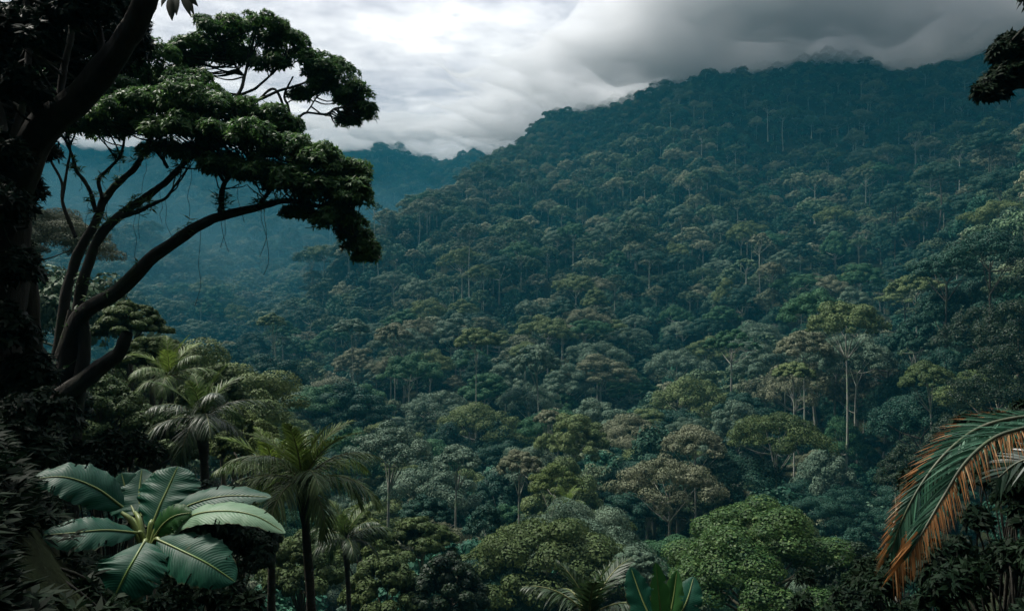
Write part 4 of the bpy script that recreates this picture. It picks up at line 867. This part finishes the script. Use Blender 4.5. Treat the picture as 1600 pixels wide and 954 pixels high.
BLV = [
 ([(212, 804), (200, 775), (190, 738)], [6.35, 6.5, 6.6], 62, (0, -0.8, 0.6), m_bl, 1, {}),
 ([(222, 806), (218, 770), (222, 732)], [6.35, 6.5, 6.65], 60, (0.1, -0.8, 0.5), m_bl, 2, {}),
 ([(192, 792), (150, 762), (100, 745), (44, 749)], [6.15, 6.1, 6.05, 6.0], 66, (0.0, -0.55, 0.8), m_bl, 3, dict(peak=0.45)),
 ([(236, 826), (250, 790), (264, 760), (278, 728)], [6.1, 6.2, 6.3, 6.4], 92, (-0.15, -0.9, 0.35), m_bl, 4, dict(peak=0.6, blunt=0.45)),
 ([(214, 832), (165, 828), (115, 832), (62, 836)], [6.0, 5.85, 5.75, 5.7], 60, (0.0, -0.6, 0.8), m_bl, 5, dict(peak=0.5)),
 ([(244, 826), (290, 792), (350, 775), (424, 776)], [6.1, 6.15, 6.15, 6.1], 48, (0.1, -0.55, 0.8), m_bl, 6, dict(peak=0.5)),
 ([(262, 836), (300, 806), (350, 798), (400, 806), (446, 832)], [6.0, 5.95, 5.9, 5.85, 5.8], 46, (0.15, -0.45, 0.9), m_bl2, 7, dict(peak=0.45)),
 ([(242, 838), (256, 818), (275, 805), (300, 800)], [5.95, 5.95, 5.95, 5.95], 40, (0.0, -0.8, 0.6), m_bl3, 8, dict(peak=0.5)),
 ([(246, 842), (285, 860), (325, 880), (368, 908)], [5.9, 5.75, 5.65, 5.6], 74, (0.1, -0.75, 0.65), m_bl, 9, dict(peak=0.5)),
 ([(226, 846), (212, 870), (196, 898), (176, 938)], [5.85, 5.7, 5.6, 5.55], 100, (0.0, -0.85, 0.5), m_bl, 10, dict(peak=0.5, blunt=0.5)),
]
for pts, ys, w_, nr, mt, sd, kw in BLV: broad_leaf(bp_, b0, pts, ys, w_, nr, mt, sd, **kw)
tag(bp_, 'big tropical plant with ten broad glossy teal-green leaves at the bottom left', 'plant')
# banana plant at the bottom edge
b2 = empty('banana_plant', at(1035, 1130, 9.2)); b0 = np.array(b2.location)
g = Geo(); g.tube(spline([b0, at(1036, 1040, 9.2), at(1038, 985, 9.2)], 6), np.linspace(0.10, 0.04, 13), 10); link('stem', g.mesh('stem', [m_rib], True, b0), b2)
for pts, ys, w_, nr, mt, sd, kw in [
 ([(1036, 1000), (1030, 940), (1024, 878)], [9.2, 9.2, 9.2], 34, (0.5, -0.9, 0.1), m_bl3, 21, dict(vfold=0.5)),
 ([(1036, 1000), (1050, 945), (1058, 890)], [9.2, 9.3, 9.4], 30, (-0.4, -0.9, 0.2), m_bl3, 22, dict(vfold=0.5)),
 ([(1034, 1000), (1005, 940), (985, 885)], [9.2, 9.4, 9.6], 44, (0.3, -0.9, 0.3), m_bl, 23, {}),
 ([(1038, 1000), (1070, 945), (1084, 900)], [9.2, 9.3, 9.5], 42, (-0.3, -0.9, 0.3), m_bl, 24, {})]:
    broad_leaf(b2, b0, pts, ys, w_, nr, mt, sd, **kw)
tag(b2, 'banana plant with upright green leaves poking up from the bottom edge', 'plant')

# ------------------------------------------------------------------ undergrowth and shrubs, their shade put into the leaf colour
def shrub(px_, py_, y, wpx, hpx, seed, label, mat, leaf=0.09, Lw=0.34, dens=1.0):
    r = np.random.default_rng(seed); g = Geo(); c = at(px_, py_, y); R = np.array([wpx / F * y, wpx / F * y, hpx / F * y]) / 2
    gz = float(height(c[0], y)); st = Geo(); n = int(22 * dens)
    for k in range(n):
        d = sph(1, r, -0.1)[0]; t = c + d * R * r.uniform(0.5, 1.0); rc = 0.3 * min(R[0], R[2]) * r.uniform(0.7, 1.3)
        dd = sph(46, r, -0.4); rosettes(g, r, t + dd * rc * r.uniform(0.7, 1.05, (46, 1)), dd + (0, 0, 0.5), 7, leaf, Lw)
        b_ = np.array([c[0], y, gz - 0.2]); st.tube(spline([b_, b_ * 0.4 + t * 0.6 + r.normal(0, 0.1, 3), t], 5), np.linspace(0.016, 0.005, 11), 5)
    e = empty('shrub', (c[0], y, gz)); b0 = np.array(e.location)
    link('leaves', g.mesh('leaves', [mat], off=b0), e); link('stem', st.mesh('stem', [m_darkbark], True, b0), e); tag(e, label, 'shrub'); return e
DK = FINE['dark']
for k, a in enumerate([
 (20, 700, 9, 190, 150, 'shaded shrub at the left edge above the broad-leaved plant'), (10, 830, 8, 150, 150, 'black-shaded shrub left of the broad-leaved plant'),
 (50, 985, 5.2, 300, 120, 'dark shrub in the bottom left corner'), (300, 950, 7.5, 260, 90, 'dark shrub under the right leaves of the broad-leaved plant'),
 (170, 715, 11, 170, 70, 'dark shrub directly behind the upper leaves of the broad-leaved plant'),
 (340, 860, 10, 190, 180, 'dark shrub below the pale leaf tips of the broad-leaved plant'),
 (1560, 800, 8, 300, 170, 'black-shaded shrub behind the orange frond'), (1590, 930, 7, 330, 150, 'dark shrub in the bottom right corner'), (1440, 930, 9, 230, 110, 'dark shrub below the tip of the orange frond'),
 (1590, 690, 12, 200, 130, 'dark shrub at the right edge behind the palm fronds'), (1330, 950, 14, 200, 90, 'low dark shrub at the bottom right of the bright green tree')]):
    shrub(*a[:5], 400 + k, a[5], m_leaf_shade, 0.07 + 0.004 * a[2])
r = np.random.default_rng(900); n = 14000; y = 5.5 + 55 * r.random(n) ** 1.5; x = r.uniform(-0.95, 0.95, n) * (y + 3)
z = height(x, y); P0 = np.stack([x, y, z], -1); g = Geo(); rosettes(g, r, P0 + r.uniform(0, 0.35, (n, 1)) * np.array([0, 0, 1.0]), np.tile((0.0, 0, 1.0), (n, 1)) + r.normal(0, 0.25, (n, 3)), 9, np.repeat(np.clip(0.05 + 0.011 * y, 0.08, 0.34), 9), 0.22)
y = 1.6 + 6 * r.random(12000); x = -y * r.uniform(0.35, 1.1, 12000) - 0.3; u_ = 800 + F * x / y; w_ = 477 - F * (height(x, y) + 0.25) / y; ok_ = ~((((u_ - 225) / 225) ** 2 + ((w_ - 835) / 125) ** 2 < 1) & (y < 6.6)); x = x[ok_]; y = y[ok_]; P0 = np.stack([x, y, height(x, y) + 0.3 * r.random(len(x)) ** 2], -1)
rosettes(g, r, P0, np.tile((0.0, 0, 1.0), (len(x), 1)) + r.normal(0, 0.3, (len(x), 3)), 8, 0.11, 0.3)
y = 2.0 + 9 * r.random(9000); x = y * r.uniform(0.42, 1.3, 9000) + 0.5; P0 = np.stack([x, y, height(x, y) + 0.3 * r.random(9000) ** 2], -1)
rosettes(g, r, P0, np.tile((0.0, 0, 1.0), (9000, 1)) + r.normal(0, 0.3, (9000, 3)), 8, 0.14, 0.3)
tag(link('undergrowth', g.mesh('undergrowth', [foliage('undergrowth_leaves', (0.0025, 0.008, 0.0035), (0.006, 0.014, 0.006), None, 1.5, 0.6, 0.04, 0.15)])), 'low dark leafy ground cover on the near slope', 'undergrowth', kind='stuff')  # near-black leaf green replaces shade that does not fall on this ground
